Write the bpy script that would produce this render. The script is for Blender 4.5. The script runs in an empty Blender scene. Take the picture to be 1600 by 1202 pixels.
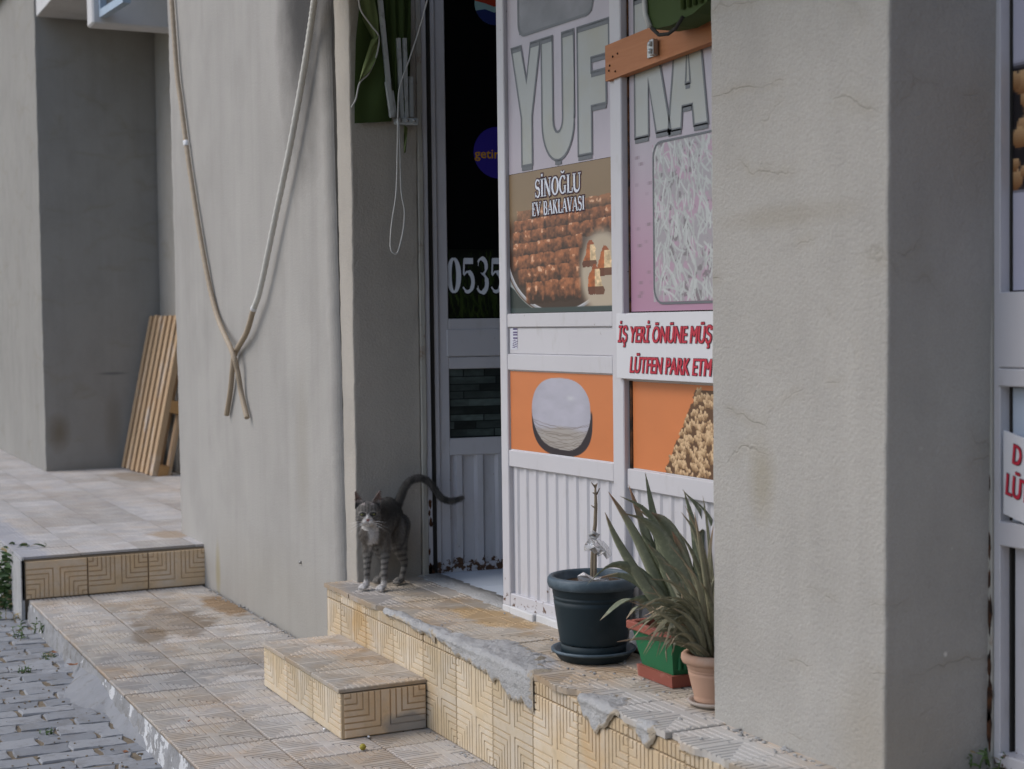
import bpy, bmesh, math, random
import numpy as np
from mathutils import Vector, Matrix, noise as mnoise

random.seed(7); RNG = np.random.default_rng(7)
SC = bpy.context.scene
COL = SC.collection
# ------------------------------------------------------------------ camera, sky, sun, exposure
FPX, YAW, PITCH, ROLL, CAMZ = 2406.7, math.radians(154.0225), math.radians(2.2768), math.radians(-0.7085), 1.4
def cam_axes():
    cy, sy, cp, sp = math.cos(YAW), math.sin(YAW), math.cos(PITCH), math.sin(PITCH)
    f = np.array([cy*cp, sy*cp, -sp]); r = np.array([sy, -cy, 0.0]); u = np.cross(r, f)
    cr, sr = math.cos(ROLL), math.sin(ROLL)
    return cr*r+sr*u, -sr*r+cr*u, f
CR, CU, CF = cam_axes()
cam = bpy.data.objects.new('camera', bpy.data.cameras.new('camera')); COL.objects.link(cam)
cam.data.sensor_width = 36; cam.data.lens = FPX/1600*36; cam.data.clip_start = 0.05; cam.data.clip_end = 600
cam.matrix_world = Matrix(((CR[0], CU[0], -CF[0], 0), (CR[1], CU[1], -CF[1], 0), (CR[2], CU[2], -CF[2], CAMZ), (0, 0, 0, 1)))
cam.data.dof.use_dof = True; cam.data.dof.focus_distance = 5.2; cam.data.dof.aperture_fstop = 4.5
SC.camera = cam
W = bpy.data.worlds.new('World'); SC.world = W; W.use_nodes = True
SUN_AZ, SUN_EL = math.radians(203), math.radians(46)       # azimuth clockwise from +Y
sky = W.node_tree.nodes.new('ShaderNodeTexSky'); sky.sky_type = 'NISHITA'; sky.sun_disc = False
sky.sun_elevation = SUN_EL; sky.sun_rotation = SUN_AZ; sky.dust_density = 1.9; sky.air_density = 1.0; sky.ozone_density = 1.0
bg = W.node_tree.nodes['Background']; bg.inputs[1].default_value = 0.145
W.node_tree.links.new(sky.outputs[0], bg.inputs[0])
sun = bpy.data.objects.new('sun', bpy.data.lights.new('sun', 'SUN')); COL.objects.link(sun)
sun.data.energy = 0.7; sun.data.angle = math.radians(32); sun.data.color = (1.0, 0.965, 0.92)
sd = Vector((math.sin(SUN_AZ)*math.cos(SUN_EL), math.cos(SUN_AZ)*math.cos(SUN_EL), math.sin(SUN_EL)))
sun.rotation_euler = sd.to_track_quat('Z', 'Y').to_euler()
vs = SC.view_settings
SC.display_settings.display_device = 'sRGB'
vs.view_transform = 'Standard'; vs.look = 'None'; vs.gamma = 1; vs.use_curve_mapping = False; vs.exposure = 0.52

# ------------------------------------------------------------------ helpers
C0 = np.array([0, 0, CAMZ])
def _ray(px, py): return CR*((px-800)/FPX) - CU*((py-601)/FPX) + CF
def ptX(px, py, X): d = _ray(px, py); return C0 + d*(X/d[0])
def ptY(px, py, Y): d = _ray(px, py); return C0 + d*(Y/d[1])
def ptZ(px, py, Z): d = _ray(px, py); return C0 + d*((Z-CAMZ)/d[2])
def srgb(r, g, b):
    f = lambda v: (v/255/12.92) if v/255 <= 0.04045 else ((v/255+0.055)/1.055)**2.4
    return (f(r), f(g), f(b))
def tag(o, label=None, cat=None, group=None, kind=None):
    if label: o['label'] = label
    if cat: o['category'] = cat
    if group: o['group'] = group
    if kind: o['kind'] = kind
    return o
def empty(name, loc, label=None, cat=None, rz=0, group=None, kind=None):
    o = bpy.data.objects.new(name, None); COL.objects.link(o); o.location = loc; o.rotation_euler = (0, 0, rz)
    o.empty_display_size = 0.05
    return tag(o, label, cat, group, kind)
def link(name, me, parent=None, loc=None):
    o = bpy.data.objects.new(name, me); COL.objects.link(o)
    if parent: o.parent = parent
    if loc is not None: o.location = loc
    return o
class MB:
    """collects vertices and faces"""
    def __init__(s): s.v = []; s.f = []; s.smooth = []
    def add(s, v, f, sm=False):
        n = len(s.v); s.v += [tuple(p) for p in v]; s.f += [tuple(i+n for i in q) for q in f]; s.smooth += [sm]*len(f); return s
    def box(s, x0, x1, y0, y1, z0, z1, bev=0.0):
        if bev <= 0:
            v = [(x, y, z) for x in (x0, x1) for y in (y0, y1) for z in (z0, z1)]
            return s.add(v, [(0, 1, 3, 2), (4, 6, 7, 5), (0, 4, 5, 1), (2, 3, 7, 6), (0, 2, 6, 4), (1, 5, 7, 3)])
        bm = bmesh.new(); bmesh.ops.create_cube(bm, size=1)
        for q in bm.verts: q.co = ((x0+x1)/2+q.co.x*(x1-x0), (y0+y1)/2+q.co.y*(y1-y0), (z0+z1)/2+q.co.z*(z1-z0))
        bmesh.ops.bevel(bm, geom=bm.edges[:], offset=bev, segments=1, affect='EDGES', profile=0.5)
        bm.verts.index_update()
        s.add([q.co[:] for q in bm.verts], [[q.index for q in f.verts] for f in bm.faces]); bm.free(); return s
    def tube(s, path, rad, n=8, caps=True, flat=1.0):
        P = [Vector(p) for p in path]; m = len(P)
        R = rad if hasattr(rad, '__len__') else [rad]*m
        t = (P[1]-P[0]).normalized(); a = t.orthogonal().normalized(); v = []
        for i in range(m):
            t = (P[min(i+1, m-1)]-P[max(i-1, 0)]).normalized()
            a = (a - t*a.dot(t)); a = a.normalized() if a.length > 1e-6 else t.orthogonal().normalized()
            b = t.cross(a)
            v += [P[i] + (a*math.cos(2*math.pi*k/n) + b*math.sin(2*math.pi*k/n)*flat)*R[i] for k in range(n)]
        f = [(i*n+k, i*n+(k+1) % n, (i+1)*n+(k+1) % n, (i+1)*n+k) for i in range(m-1) for k in range(n)]
        if caps: f += [tuple(range(n))[::-1], tuple(range((m-1)*n, m*n))]
        return s.add(v, f, True)
    def lathe(s, prof, c=(0, 0, 0), n=40):
        m = len(prof); v = []
        for r, z in prof: v += [(c[0]+r*math.cos(2*math.pi*k/n), c[1]+r*math.sin(2*math.pi*k/n), c[2]+z) for k in range(n)]
        f = [(i*n+k, i*n+(k+1) % n, (i+1)*n+(k+1) % n, (i+1)*n+k) for i in range(m-1) for k in range(n)]
        return s.add(v, f, True)
    def sphere(s, c, r, n=10, axes=None):
        c = Vector(c); R = r if hasattr(r, '__len__') else (r, r, r); A = axes or (Vector((1, 0, 0)), Vector((0, 1, 0)), Vector((0, 0, 1)))
        v = [c - A[2]*R[2]]; m = n
        for i in range(1, n):
            th = math.pi*i/n
            v += [c + A[0]*R[0]*math.sin(th)*math.cos(2*math.pi*k/m) + A[1]*R[1]*math.sin(th)*math.sin(2*math.pi*k/m) - A[2]*R[2]*math.cos(th) for k in range(m)]
        v.append(c + A[2]*R[2]); L = len(v)-1
        f = [(0, 1+(k+1) % m, 1+k) for k in range(m)]
        for i in range(n-2): f += [(1+i*m+k, 1+i*m+(k+1) % m, 1+(i+1)*m+(k+1) % m, 1+(i+1)*m+k) for k in range(m)]
        f += [(1+(n-2)*m+k, 1+(n-2)*m+(k+1) % m, L) for k in range(m)]
        return s.add(v, f, True)
    def prism(s, poly, d, place):
        """poly: 2-D outline, extruded by d along the third axis; place(u, v, w) -> 3-D"""
        n = len(poly); v = [place(u, w, 0) for u, w in poly] + [place(u, w, d) for u, w in poly]
        return s.add(v, [tuple(range(n)), tuple(range(2*n-1, n-1, -1))] + [(i, i+n, (i+1) % n+n, (i+1) % n) for i in range(n)])
    def mesh(s, name, mat):
        me = bpy.data.meshes.new(name); me.from_pydata(s.v, [], s.f)
        me.polygons.foreach_set('use_smooth', s.smooth); me.materials.append(mat); me.validate(); me.update()
        return me
    def build(s, name, mat, parent=None, loc=None): return link(name, s.mesh(name, mat), parent, loc)

# ------------------------------------------------------------------ materials
class NT:
    def __init__(s, name):
        s.m = bpy.data.materials.new(name); s.m.use_nodes = True; s.t = s.m.node_tree; s.b = s.t.nodes['Principled BSDF']
        s.pos = s.t.nodes.new('ShaderNodeNewGeometry').outputs['Position']
    def n(s, typ, **kw):
        nd = s.t.nodes.new(typ)
        for k, v in kw.items(): setattr(nd, k, v)
        return nd
    def put(s, sock, v):
        if hasattr(v, 'is_linked') or hasattr(v, 'links'): s.t.links.new(v, sock)
        elif isinstance(v, tuple) and len(v) == 3 and sock.type == 'RGBA': sock.default_value = (*v, 1)
        else: sock.default_value = v
    def map(s, vec, scale=(1, 1, 1), loc=(0, 0, 0)):
        nd = s.n('ShaderNodeMapping'); s.put(nd.inputs[0], vec); nd.inputs['Scale'].default_value = scale; nd.inputs['Location'].default_value = loc
        return nd.outputs[0]
    def noise(s, scale, vec=None, detail=4, rough=0.55, dist=0.0):
        nd = s.n('ShaderNodeTexNoise'); s.put(nd.inputs['Vector'], vec or s.pos); nd.inputs['Scale'].default_value = scale
        nd.inputs['Detail'].default_value = detail; nd.inputs['Roughness'].default_value = rough; nd.inputs['Distortion'].default_value = dist
        return nd.outputs[0]
    def ramp(s, fac, a, b, va=0.0, vb=1.0):
        nd = s.n('ShaderNodeMapRange', clamp=True); s.put(nd.inputs[0], fac)
        for i, v in enumerate((a, b, va, vb)): nd.inputs[i+1].default_value = v
        return nd.outputs[0]
    def math(s, op, a, b=0.0):
        nd = s.n('ShaderNodeMath', operation=op); s.put(nd.inputs[0], a); s.put(nd.inputs[1], b); return nd.outputs[0]
    def mix(s, fac, a, b, mode='MIX'):
        nd = s.n('ShaderNodeMix', data_type='RGBA', blend_type=mode); s.put(nd.inputs[0], fac); s.put(nd.inputs[6], a); s.put(nd.inputs[7], b)
        return nd.outputs[2]
    def bump(s, h, strength=0.3, dist=0.01, prev=None):
        nd = s.n('ShaderNodeBump'); s.put(nd.inputs['Height'], h); nd.inputs['Strength'].default_value = strength; nd.inputs['Distance'].default_value = dist
        if prev is not None: s.put(nd.inputs['Normal'], prev)
        return nd.outputs[0]
    def attr(s, name): return s.n('ShaderNodeAttribute', attribute_name=name).outputs
    def rand(s): return s.n('ShaderNodeObjectInfo').outputs['Random']
    def xyz(s):
        nd = s.n('ShaderNodeSeparateXYZ'); s.put(nd.inputs[0], s.pos); return nd.outputs
    def blob(s, c, r, soft=0.6, wob=0.0, ws=4):
        """soft ellipsoidal mask in world space"""
        v = s.n('ShaderNodeVectorMath', operation='SUBTRACT'); s.put(v.inputs[0], s.pos); v.inputs[1].default_value = c
        d = s.n('ShaderNodeVectorMath', operation='DIVIDE'); s.put(d.inputs[0], v.outputs[0]); d.inputs[1].default_value = r
        l = s.n('ShaderNodeVectorMath', operation='LENGTH'); s.put(l.inputs[0], d.outputs[0])
        o = l.outputs['Value']
        if wob: o = s.math('ADD', o, s.math('MULTIPLY', s.math('SUBTRACT', s.noise(ws), 0.5), wob))
        return s.ramp(o, 1-soft, 1.0, 1.0, 0.0)
    def out(s, col, rough=0.8, normal=None, spec=0.3, metal=0.0):
        s.put(s.b.inputs['Base Color'], col); s.put(s.b.inputs['Roughness'], rough); s.b.inputs['Specular IOR Level'].default_value = spec
        s.b.inputs['Metallic'].default_value = metal
        if normal is not None: s.put(s.b.inputs['Normal'], normal)
        return s.m
def sc(c, k): return tuple(min(1, x*k) for x in c)
def plain(name, col, rough=0.6, var=0.18, vs=8, bump=0.1, bs=90, spec=0.3, metal=0.0, dirt=None, dscale=5, dlo=0.55, dhi=0.75):
    t = NT(name); c = t.mix(t.noise(vs), sc(col, 1-var), sc(col, 1+var))
    if dirt: c = t.mix(t.ramp(t.noise(dscale, detail=8, rough=0.65), dlo, dhi), c, dirt)
    return t.out(c, rough, t.bump(t.noise(bs, detail=6), bump, 0.004) if bump else None, spec, metal)
def plaster(name, col, cracks=0.0, streaks=0.0, dark_patches=None, rough=0.28, flecks=False, stains=()):
    t = NT(name)
    c = t.mix(t.ramp(t.noise(1.1, detail=3), 0.3, 0.7), sc(col, 0.95), sc(col, 1.04))
    c = t.mix(t.ramp(t.noise(4.5, t.map(t.pos, (1, 1, 0.7)), detail=6, rough=0.6), 0.45, 0.75), c, sc(col, 0.87))
    c = t.mix(t.math('MULTIPLY', t.ramp(t.noise(170, detail=3), 0.35, 0.7), 0.22), c, sc(col, 0.6))
    if streaks:
        s = t.noise(1.0, t.map(t.pos, (9, 9, 0.45)), detail=5, rough=0.6)
        c = t.mix(t.math('MULTIPLY', t.ramp(s, 0.5, 0.75), streaks), c, sc(col, 0.62))
        c = t.mix(t.math('MULTIPLY', t.ramp(t.noise(1.0, t.map(t.pos, (6, 6, 0.3), (3, 1, 2)), detail=3), 0.55, 0.8), streaks), c, sc(col, 1.22))
    h = t.math('ADD', t.math('MULTIPLY', t.noise(95, detail=5, rough=0.65), 1.4), t.math('MULTIPLY', t.noise(14, detail=3), 0.5))
    if cracks:
        dn = t.n('ShaderNodeTexNoise'); t.put(dn.inputs['Vector'], t.pos); dn.inputs['Scale'].default_value = 5; dn.inputs['Detail'].default_value = 6
        off = t.n('ShaderNodeVectorMath', operation='SCALE'); t.put(off.inputs[0], dn.outputs[1]); off.inputs['Scale'].default_value = 0.35
        ad = t.n('ShaderNodeVectorMath', operation='ADD'); t.put(ad.inputs[0], t.map(t.pos, (0.8, 0.8, 2.6))); t.put(ad.inputs[1], off.outputs[0])
        vo = t.n('ShaderNodeTexVoronoi', feature='DISTANCE_TO_EDGE'); t.put(vo.inputs['Vector'], ad.outputs[0]); vo.inputs['Scale'].default_value = 1.6
        ln = t.ramp(vo.outputs['Distance'], 0.0, 0.009, 1.0, 0.0)
        mk = t.ramp(t.noise(3.1, t.map(t.pos, (1, 1, 1.4), (5, 2, 1))), 0.50, 0.62)
        cm = t.math('MULTIPLY', ln, mk)
        c = t.mix(t.math('MULTIPLY', cm, cracks), c, sc(col, 0.42)); h = t.math('SUBTRACT', h, t.math('MULTIPLY', cm, 0.7))
        halo = t.math('MULTIPLY', t.ramp(vo.outputs['Distance'], 0.0, 0.10, 1.0, 0.0), mk)
        c = t.mix(t.math('MULTIPLY', halo, 0.22), c, (col[0]*.72, col[1]*.66, col[2]*.5))
    if flecks:
        v2 = t.n('ShaderNodeTexVoronoi'); t.put(v2.inputs['Vector'], t.pos); v2.inputs['Scale'].default_value = 9
        xx_ = t.xyz(); z = t.math('MULTIPLY', t.ramp(xx_[2], 0.6, 1.3, 1.0, 0.0), t.ramp(xx_[0], -2.70, -2.69, 0.0, 1.0))
        c = t.mix(t.math('MULTIPLY', t.ramp(t.math('ADD', v2.outputs['Distance'], t.math('MULTIPLY', t.noise(60), .10)), 0.09, 0.13, 1, 0), z), c, sc(col, 1.7))
    for (cc, rr, colr, k) in (dark_patches or []): c = t.mix(t.math('MULTIPLY', t.blob(cc, rr, 0.72, 0.5, 5), k), c, colr)
    return t.out(c, 0.92, t.bump(h, rough, 0.006), 0.15)

GREY = (0.375, 0.360, 0.335)
M = {}
M['plaster_main'] = plaster('plaster_main', GREY, 0.0, 0.26, dark_patches=[((-6.40, 2.13, 3.05), (0.42, 0.8, 1.15), (0.05, 0.048, 0.046), 1.0), ((-6.38, 2.13, 2.75), (0.26, 0.6, 0.45), (0.07, 0.068, 0.065), .8), ((-6.9, 2.13, 0.1), (1.6, 0.5, 0.35), (0.30, 0.28, 0.24), 0.5),  # upper two ellipses darken the pillar's top right; lower ones are brownish stains
    ((-7.95, 2.13, 0.12), (0.06, 0.2, 0.2), (0.30, 0.26, 0.16), 0.8), ((-6.5, 2.13, 0.85), (0.12, 0.3, 0.5), (0.27, 0.25, 0.2), 0.35)])
M['plaster_right'] = plaster('plaster_right', (0.395, 0.38, 0.350), 0.26, 0.12, flecks=True, rough=0.55, dark_patches=[((-3.15, 2.2, 1.0), (0.07, 0.3, 0.12), (0.27, 0.24, 0.17), 0.5), ((-3.05, 2.2, 1.65), (0.35, .3, 0.04), (.27, .24, .18), .35), ((-2.75, 2.2, 0.45), (0.15, .3, 0.2), (.30, .27, .22), .5)])
M['plaster_far'] = plaster('plaster_far', (0.30, 0.290, 0.268), 0.15, 0.2, dark_patches=[((-13, 2.2, 0.55), (0.4, 0.12, 0.2), (0.16, 0.13, 0.09), 0.8), ((-13, 2.65, 0.6), (0.4, 0.1, 0.35), (0.2, 0.18, 0.15), 0.6), ((-13, 2.45, 0.2), (0.4, 0.5, 0.12), (0.24, 0.22, 0.19), 0.7), ((-13.1, 2.66, 1.02), (.3, .16, .016), (.14, .14, .14), .8)])
M['plaster_jamb'] = plaster('plaster_jamb', (0.41, 0.38, 0.335), 0.0, 0.1, rough=0.42)
M['render_white'] = plaster('render_white', (0.60, 0.60, 0.60), 0.0, 0.1, rough=0.15)
M['tile_far'] = plain('tile_far', (0.50, 0.43, 0.33), .9, .1, 2, 0)
M['dark_gap'] = plain('dark_gap', (0.03, 0.028, 0.025), 0.9)
def tile_mat(name, top, groove, worn, wear, stain=None, orange=0.3):
    t = NT(name); h = t.attr('h')['Fac']; r = t.rand()
    c = t.mix(t.ramp(h, 0.1, 0.9), groove, top)
    c = t.mix(t.math('MULTIPLY', t.ramp(t.noise(2.6, detail=5), 0.42, 0.68), orange), c, (0.50, 0.30, 0.13))
    w = t.math('MULTIPLY', t.ramp(t.math('ADD', t.noise(7, detail=8, rough=0.65), t.math('MULTIPLY', t.math('SUBTRACT', r, 0.5), 0.25)), 0.38, 0.66), wear)
    c = t.mix(w, c, worn)
    c = t.mix(t.math('MULTIPLY', t.ramp(t.noise(40, detail=6, rough=0.7), 0.52, 0.75), 0.4), c, sc(worn, 0.55))
    c = t.mix(t.math('MULTIPLY', t.ramp(h, 0.55, 1.0), t.math('MULTIPLY', t.ramp(t.noise(9, detail=5), 0.4, 0.65), 0.35)), c, (0.62, 0.60, 0.56))
    k = t.math('ADD', 0.86, t.math('MULTIPLY', r, 0.28))
    c = t.mix(1.0, c, k, 'MULTIPLY')
    for (cc, rr, colr, f) in (stain or []): c = t.mix(t.math('MULTIPLY', t.blob(cc, rr, 0.35, 1.3, 9), f), c, colr)
    return t.out(c, 0.78, t.bump(t.noise(120, detail=6, rough=0.65), 0.25, 0.003), 0.25)
WET = (0.17, 0.115, 0.06)
M['tile_walk'] = tile_mat('tile_walk', (0.42, 0.375, 0.315), (0.33, 0.285, 0.235), (0.375, 0.362, 0.35), 0.75, [((-7.25, 1.72, 0), (0.42, 0.22, 0.3), WET, 0.55), ((-7.55, 2.06, 0), (0.35, 0.10, 0.3), (0.26, 0.16, 0.07), 0.8), ((-7.0, 1.55, 0), (0.25, 0.1, 0.3), WET, 0.6), ((-6.55, 1.36, 0), (0.2, 0.16, .3), (0.27, 0.268, 0.265), 0.6), ((-6.05, 1.40, 0), (0.19, 0.22, .3), (0.27, 0.27, 0.27), 0.6), ((-6.2, 1.7, 0), (0.16, 0.22, .3), (0.25, 0.245, 0.235), 0.55), ((-5.9, 1.95, 0), (0.4, 0.12, .3), (0.26, 0.25, 0.23), .6)], 0.35)
M['tile_platform'] = tile_mat('tile_platform', (0.42, 0.39, 0.36), (0.35, 0.32, 0.29), (0.375, 0.368, 0.37), 0.7, [((-12.2, 2.62, .22), (0.5, 0.15, 0.3), (0.22, 0.17, 0.11), 0.55), ((-8.7, 2.06, .22), (0.2, .12, .3), (.35, .24, .13), .6), ((-8.5, 1.2, .22), (3, .16, .3), (.33, .34, .38), .6)], 0.15)
M['tile_riser'] = tile_mat('tile_riser', (0.52, 0.415, 0.27), (0.42, 0.325, 0.21), (0.495, 0.415, 0.30), 0.5, [((-5.55, 2.03, 0.22), (0.10, 0.2, 0.1), (0.50, 0.30, 0.10), 0.4), ((-3.7, 2.03, 0.22), (0.07, 0.2, 0.12), (0.50, 0.32, 0.14), 0.35)], 0.3)
M['tile_riser_side'] = tile_mat('tile_riser_side', (0.62, 0.455, 0.28), (0.42, 0.29, 0.17), (0.48, 0.37, 0.25), 0.5, [((-4.9, 1.97, 0.03), (0.2, 0.10, 0.06), (0.27, 0.265, 0.255), 0.8)], 0.3)
M['tile_landing'] = tile_mat('tile_landing', (0.44, 0.375, 0.29), (0.32, 0.265, 0.195), (0.385, 0.365, 0.335), 0.65, [((-5.6, 2.1, .357), (0.35, 0.08, .2), (0.36, 0.34, 0.32), 0.8), ((-4.9, 2.30, .357), (.3, .1, .2), (.44, .29, .13), .7), ((-3.3, 2.12, .357), (.6, .14, .2), (.45, .45, .44), .7), ((-4.3, 2.1, .357), (.3, .1, .2), (.33, .335, .345), .8)], 0.55)
def cement(name, feather):
    t = NT(name); c = t.mix(t.ramp(t.noise(7, detail=8, rough=.6), .3, .7), (0.36, 0.357, 0.35), (0.47, 0.47, 0.465)); n1_ = t.noise(38, detail=8, rough=.7)
    c = t.mix(t.ramp(n1_, .58, .70, 0, .7), c, (0.17, 0.16, 0.145))
    if feather:
        e = t.attr('e')['Fac']; m = t.ramp(t.math('ADD', e, t.math('MULTIPLY', t.math('SUBTRACT', t.noise(24, detail=7, rough=.7), .5), 2.2)), .30, .50, 1, 0)
        c = t.mix(m, c, t.mix(t.noise(9), (0.40, 0.35, 0.28), (0.48, 0.41, 0.31)))
    return t.out(c, .95, t.bump(t.math('SUBTRACT', t.noise(110, detail=5, rough=.7), t.math('MULTIPLY', n1_, 1.2)), .8, .009), .1)
M['cement_dark'] = plain('cement_dark', (0.24, 0.245, 0.255), .95, .2, 9, .8, 80, .1, dirt=(.15, .14, .12), dscale=14)
M['cement'] = cement('cement', False); M['cement_patch'] = cement('cement_patch', True)
M['concrete_body'] = plain('concrete_body', (0.20, 0.165, 0.12), 0.95, 0.25, 12, 0.6, 60, 0.1)
t = NT('kerb_side'); c = t.mix(t.ramp(t.noise(6, detail=8, rough=0.65), .3, .7), (0.22, 0.22, 0.22), (0.33, 0.33, 0.335))
c = t.mix(t.ramp(t.noise(17, detail=6, rough=.7), .52, .7), c, (0.17, 0.16, 0.145))
x = t.xyz(); near = t.ramp(x[0], -6.6, -5.6, -0.03, 0.055)
c = t.mix(t.ramp(t.math('ADD', t.noise(7.5, detail=10, rough=0.66), near), 0.575, 0.585), c, (0.55, 0.555, 0.56))
M['kerb'] = t.out(c, 0.92, t.bump(t.noise(60, detail=8, rough=.7), 0.6, 0.006), 0.05)
t = NT('paver_stone'); r = t.rand(); c = t.mix(r, (0.22, 0.23, 0.245), (0.31, 0.318, 0.33))
c = t.mix(t.ramp(t.noise(16, detail=7, rough=0.65), 0.48, 0.75), c, (0.19, 0.185, 0.18)); c = t.mix(t.ramp(t.noise(11, detail=7, rough=.7), .62, .8), c, (.42, .43, .45))
M['paver'] = t.out(c, 0.9, t.bump(t.noise(80, detail=6, rough=.65), 0.5, 0.006), 0.15)
M['road'] = plain('road', (0.20, 0.165, 0.12), 0.95, 0.4, 25, 1.0, 60, 0.05, dirt=(0.30, 0.25, 0.18), dscale=6)
t = NT('white_metal'); c = t.mix(t.noise(3, detail=3), (0.49, 0.48, 0.50), (0.55, 0.54, 0.56))
c = t.mix(t.math('MULTIPLY', t.ramp(t.noise(22, t.map(t.pos, (1, 1, .35)), detail=7, rough=.65), .55, .78), .55), c, (.40, .38, .36))
zz = t.xyz()[2]; low = t.ramp(zz, 0.36, 0.47, 0.19, 0.0)
low = t.math('ADD', low, t.math('MULTIPLY', t.ramp(zz, 0.395, 0.43, .10, 0.0), t.ramp(t.xyz()[0], -5.8, -5.6, 1.0, 0.0)))
ru = t.ramp(t.math('ADD', t.noise(30, detail=7, rough=0.6), low), 0.70, 0.74)
c = t.mix(ru, c, t.mix(t.noise(60), (0.035, 0.022, 0.014), (0.14, 0.065, 0.03)))
M['white_metal'] = t.out(c, 0.42, t.bump(t.math('SUBTRACT', t.noise(9), t.math('MULTIPLY', ru, .6)), 0.12, 0.006), 0.4)
M['rust'] = plain('rust', (0.11, 0.05, 0.026), 0.9, 0.6, 40, 0.8, 90, 0.1, dirt=(0.025, 0.02, 0.017), dscale=24, dlo=.42, dhi=.6)
t = NT('glass_dark'); M['glass_dark'] = t.out((0.004, 0.0045, 0.005), 0.18, None, 0.12)
t = NT('frame_olive'); M['frame_olive'] = plain('frame_olive', (0.40, 0.385, 0.34), 0.7, 0.12, 6, 0.2, 60, 0.3, dirt=(0.2, 0.12, 0.07), dscale=8, dlo=.62, dhi=.75)
t = NT('print'); M['print'] = t.out(t.attr('ink')['Color'], 0.38, None, 0.35)
M['vinyl_fill'] = plain('vinyl_fill', srgb(163, 166, 163), 0.4, 0.08, 5, 0.03, 40, dirt=srgb(160, 158, 142), dscale=3, dlo=.45, dhi=.75)
M['vinyl_line'] = plain('vinyl_line', srgb(102, 105, 109), 0.45, 0.1)
M['sign_white'] = plain('sign_white', (0.60, 0.60, 0.62), 0.4, 0.05, 3, 0.03)
M['red_ink'] = plain('red_ink', srgb(178, 44, 62), 0.45, 0.06); M['dark_ink'] = plain('dark_ink', srgb(70, 38, 48), 0.5, 0.06)
M['white_ink'] = plain('white_ink', srgb(215, 220, 228), 0.45, 0.05); M['black_ink'] = plain('black_ink', (0.012, 0.012, 0.012), 0.5, 0.05)
M['yellow_ink'] = plain('yellow_ink', srgb(205, 150, 30), 0.45, 0.05); M['purple_ink'] = plain('purple_ink', srgb(52, 42, 140), 0.4, 0.05)
M['pep_red'] = plain('pep_red', srgb(170, 62, 42), 0.4, 0.05); M['pep_blue'] = plain('pep_blue', srgb(38, 50, 105), 0.4, 0.05); M['pep_white'] = plain('pep_white', srgb(150, 185, 185), 0.4, 0.05)
M['orange_wood'] = None
def wood(name, a, b, along, rough=0.65, grey=None):
    t = NT(name); sca = [14, 14, 14]; sca[along] = 1.2
    o = t.n('ShaderNodeTexCoord').outputs['Object']
    g = t.noise(1.0, t.map(o, tuple(v*3 for v in sca)), detail=6, rough=0.6, dist=0.6)
    c = t.mix(t.ramp(g, 0.3, 0.7), a, b)
    c = t.mix(t.math('MULTIPLY', t.rand(), 0.35), c, sc(a, 0.75))
    if grey: c = t.mix(t.ramp(t.noise(5, t.map(t.pos, (1, 1, .4)), detail=6, rough=.65), .55, .7), c, grey)
    return t.out(c, rough, t.bump(g, 0.25, 0.004), 0.3)
M['orange_wood'] = wood('orange_wood', (0.42, 0.165, 0.07), (0.54, 0.24, 0.11), 0)
M['pallet_wood'] = wood('pallet_wood', (0.40, 0.265, 0.15), (0.53, 0.385, 0.245), 2, grey=(0.52, 0.47, 0.42))
M['pallet_block'] = wood('pallet_block', (0.42, 0.23, 0.09), (0.50, 0.30, 0.13), 1)
M['cardboard'] = plain('cardboard', (0.50, 0.35, 0.20), 0.85, 0.12, 6, 0.1)
M['card_red'] = plain('card_red', (0.42, 0.06, 0.05), 0.7, 0.1)
t = NT('awning_green'); c = t.mix(t.noise(7, t.map(t.pos, (1, 1, .3)), detail=4), (0.030, 0.052, 0.014), (0.055, 0.085, 0.024)); M['awning'] = t.out(c, 0.75, t.bump(t.noise(300), 0.15, 0.002), 0.2)
t = NT('awning_pale'); c = t.mix(t.noise(7), (0.12, 0.16, 0.06), (0.16, 0.20, 0.08)); M['awning_pale'] = t.out(c, 0.75, None, 0.2)
M['alu'] = plain('alu', (0.50, 0.53, 0.53), 0.45, 0.15, 9, 0.1, 60, 0.5, 0.3, dirt=(.16, .16, .15), dscale=12)
M['steel'] = plain('steel', (0.35, 0.34, 0.32), 0.4, 0.25, 30, 0.2, 90, 0.5, 0.7)
M['blue_metal'] = plain('blue_metal', (0.30, 0.38, 0.47), 0.5, 0.2, 9, 0.1, 60, .4)
M['cord'] = plain('cord', (0.50, 0.50, 0.48), 0.8, 0.1, 20, 0.1)
M['pot_blue'] = plain('pot_blue', (0.011, 0.022, 0.028), 0.5, 0.2, 6, 0.12, 30, 0.3, dirt=(0.03, 0.045, 0.053), dscale=4, dlo=.5, dhi=.8)
M['pot_rim'] = plain('pot_rim', (0.052, 0.078, 0.098), 0.5, 0.2, 6, 0.12, 30, 0.35, dirt=(.11, .15, .18), dscale=9, dlo=.5, dhi=.7)
M['soil'] = plain('soil', (0.085, 0.062, 0.045), 1.0, 0.5, 60, 1.0, 120, 0.05, dirt=(.18, .14, .1), dscale=40)
M['planter_green'] = plain('planter_green', (0.016, 0.135, 0.055), 0.5, 0.15, 6, 0.1, 40, 0.35, dirt=(.08, .2, .11), dscale=10, dlo=.6, dhi=.85)
M['planter_red'] = plain('planter_red', (0.25, 0.075, 0.052), 0.6, 0.15, 8, 0.1, 40, .3, dirt=(.42, .2, .16), dscale=12)
M['terracotta'] = plain('terracotta', (0.46, 0.285, 0.20), 0.7, 0.1, 8, 0.1, 40, .25, dirt=(.5, .38, .3), dscale=9)
M['saucer_pale'] = plain('saucer_pale', (0.36, 0.31, 0.27), 0.7, 0.15)
M['stem'] = plain('stem', (0.20, 0.165, 0.12), 0.9, 0.35, 60, 0.6, 120, 0.1)
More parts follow.
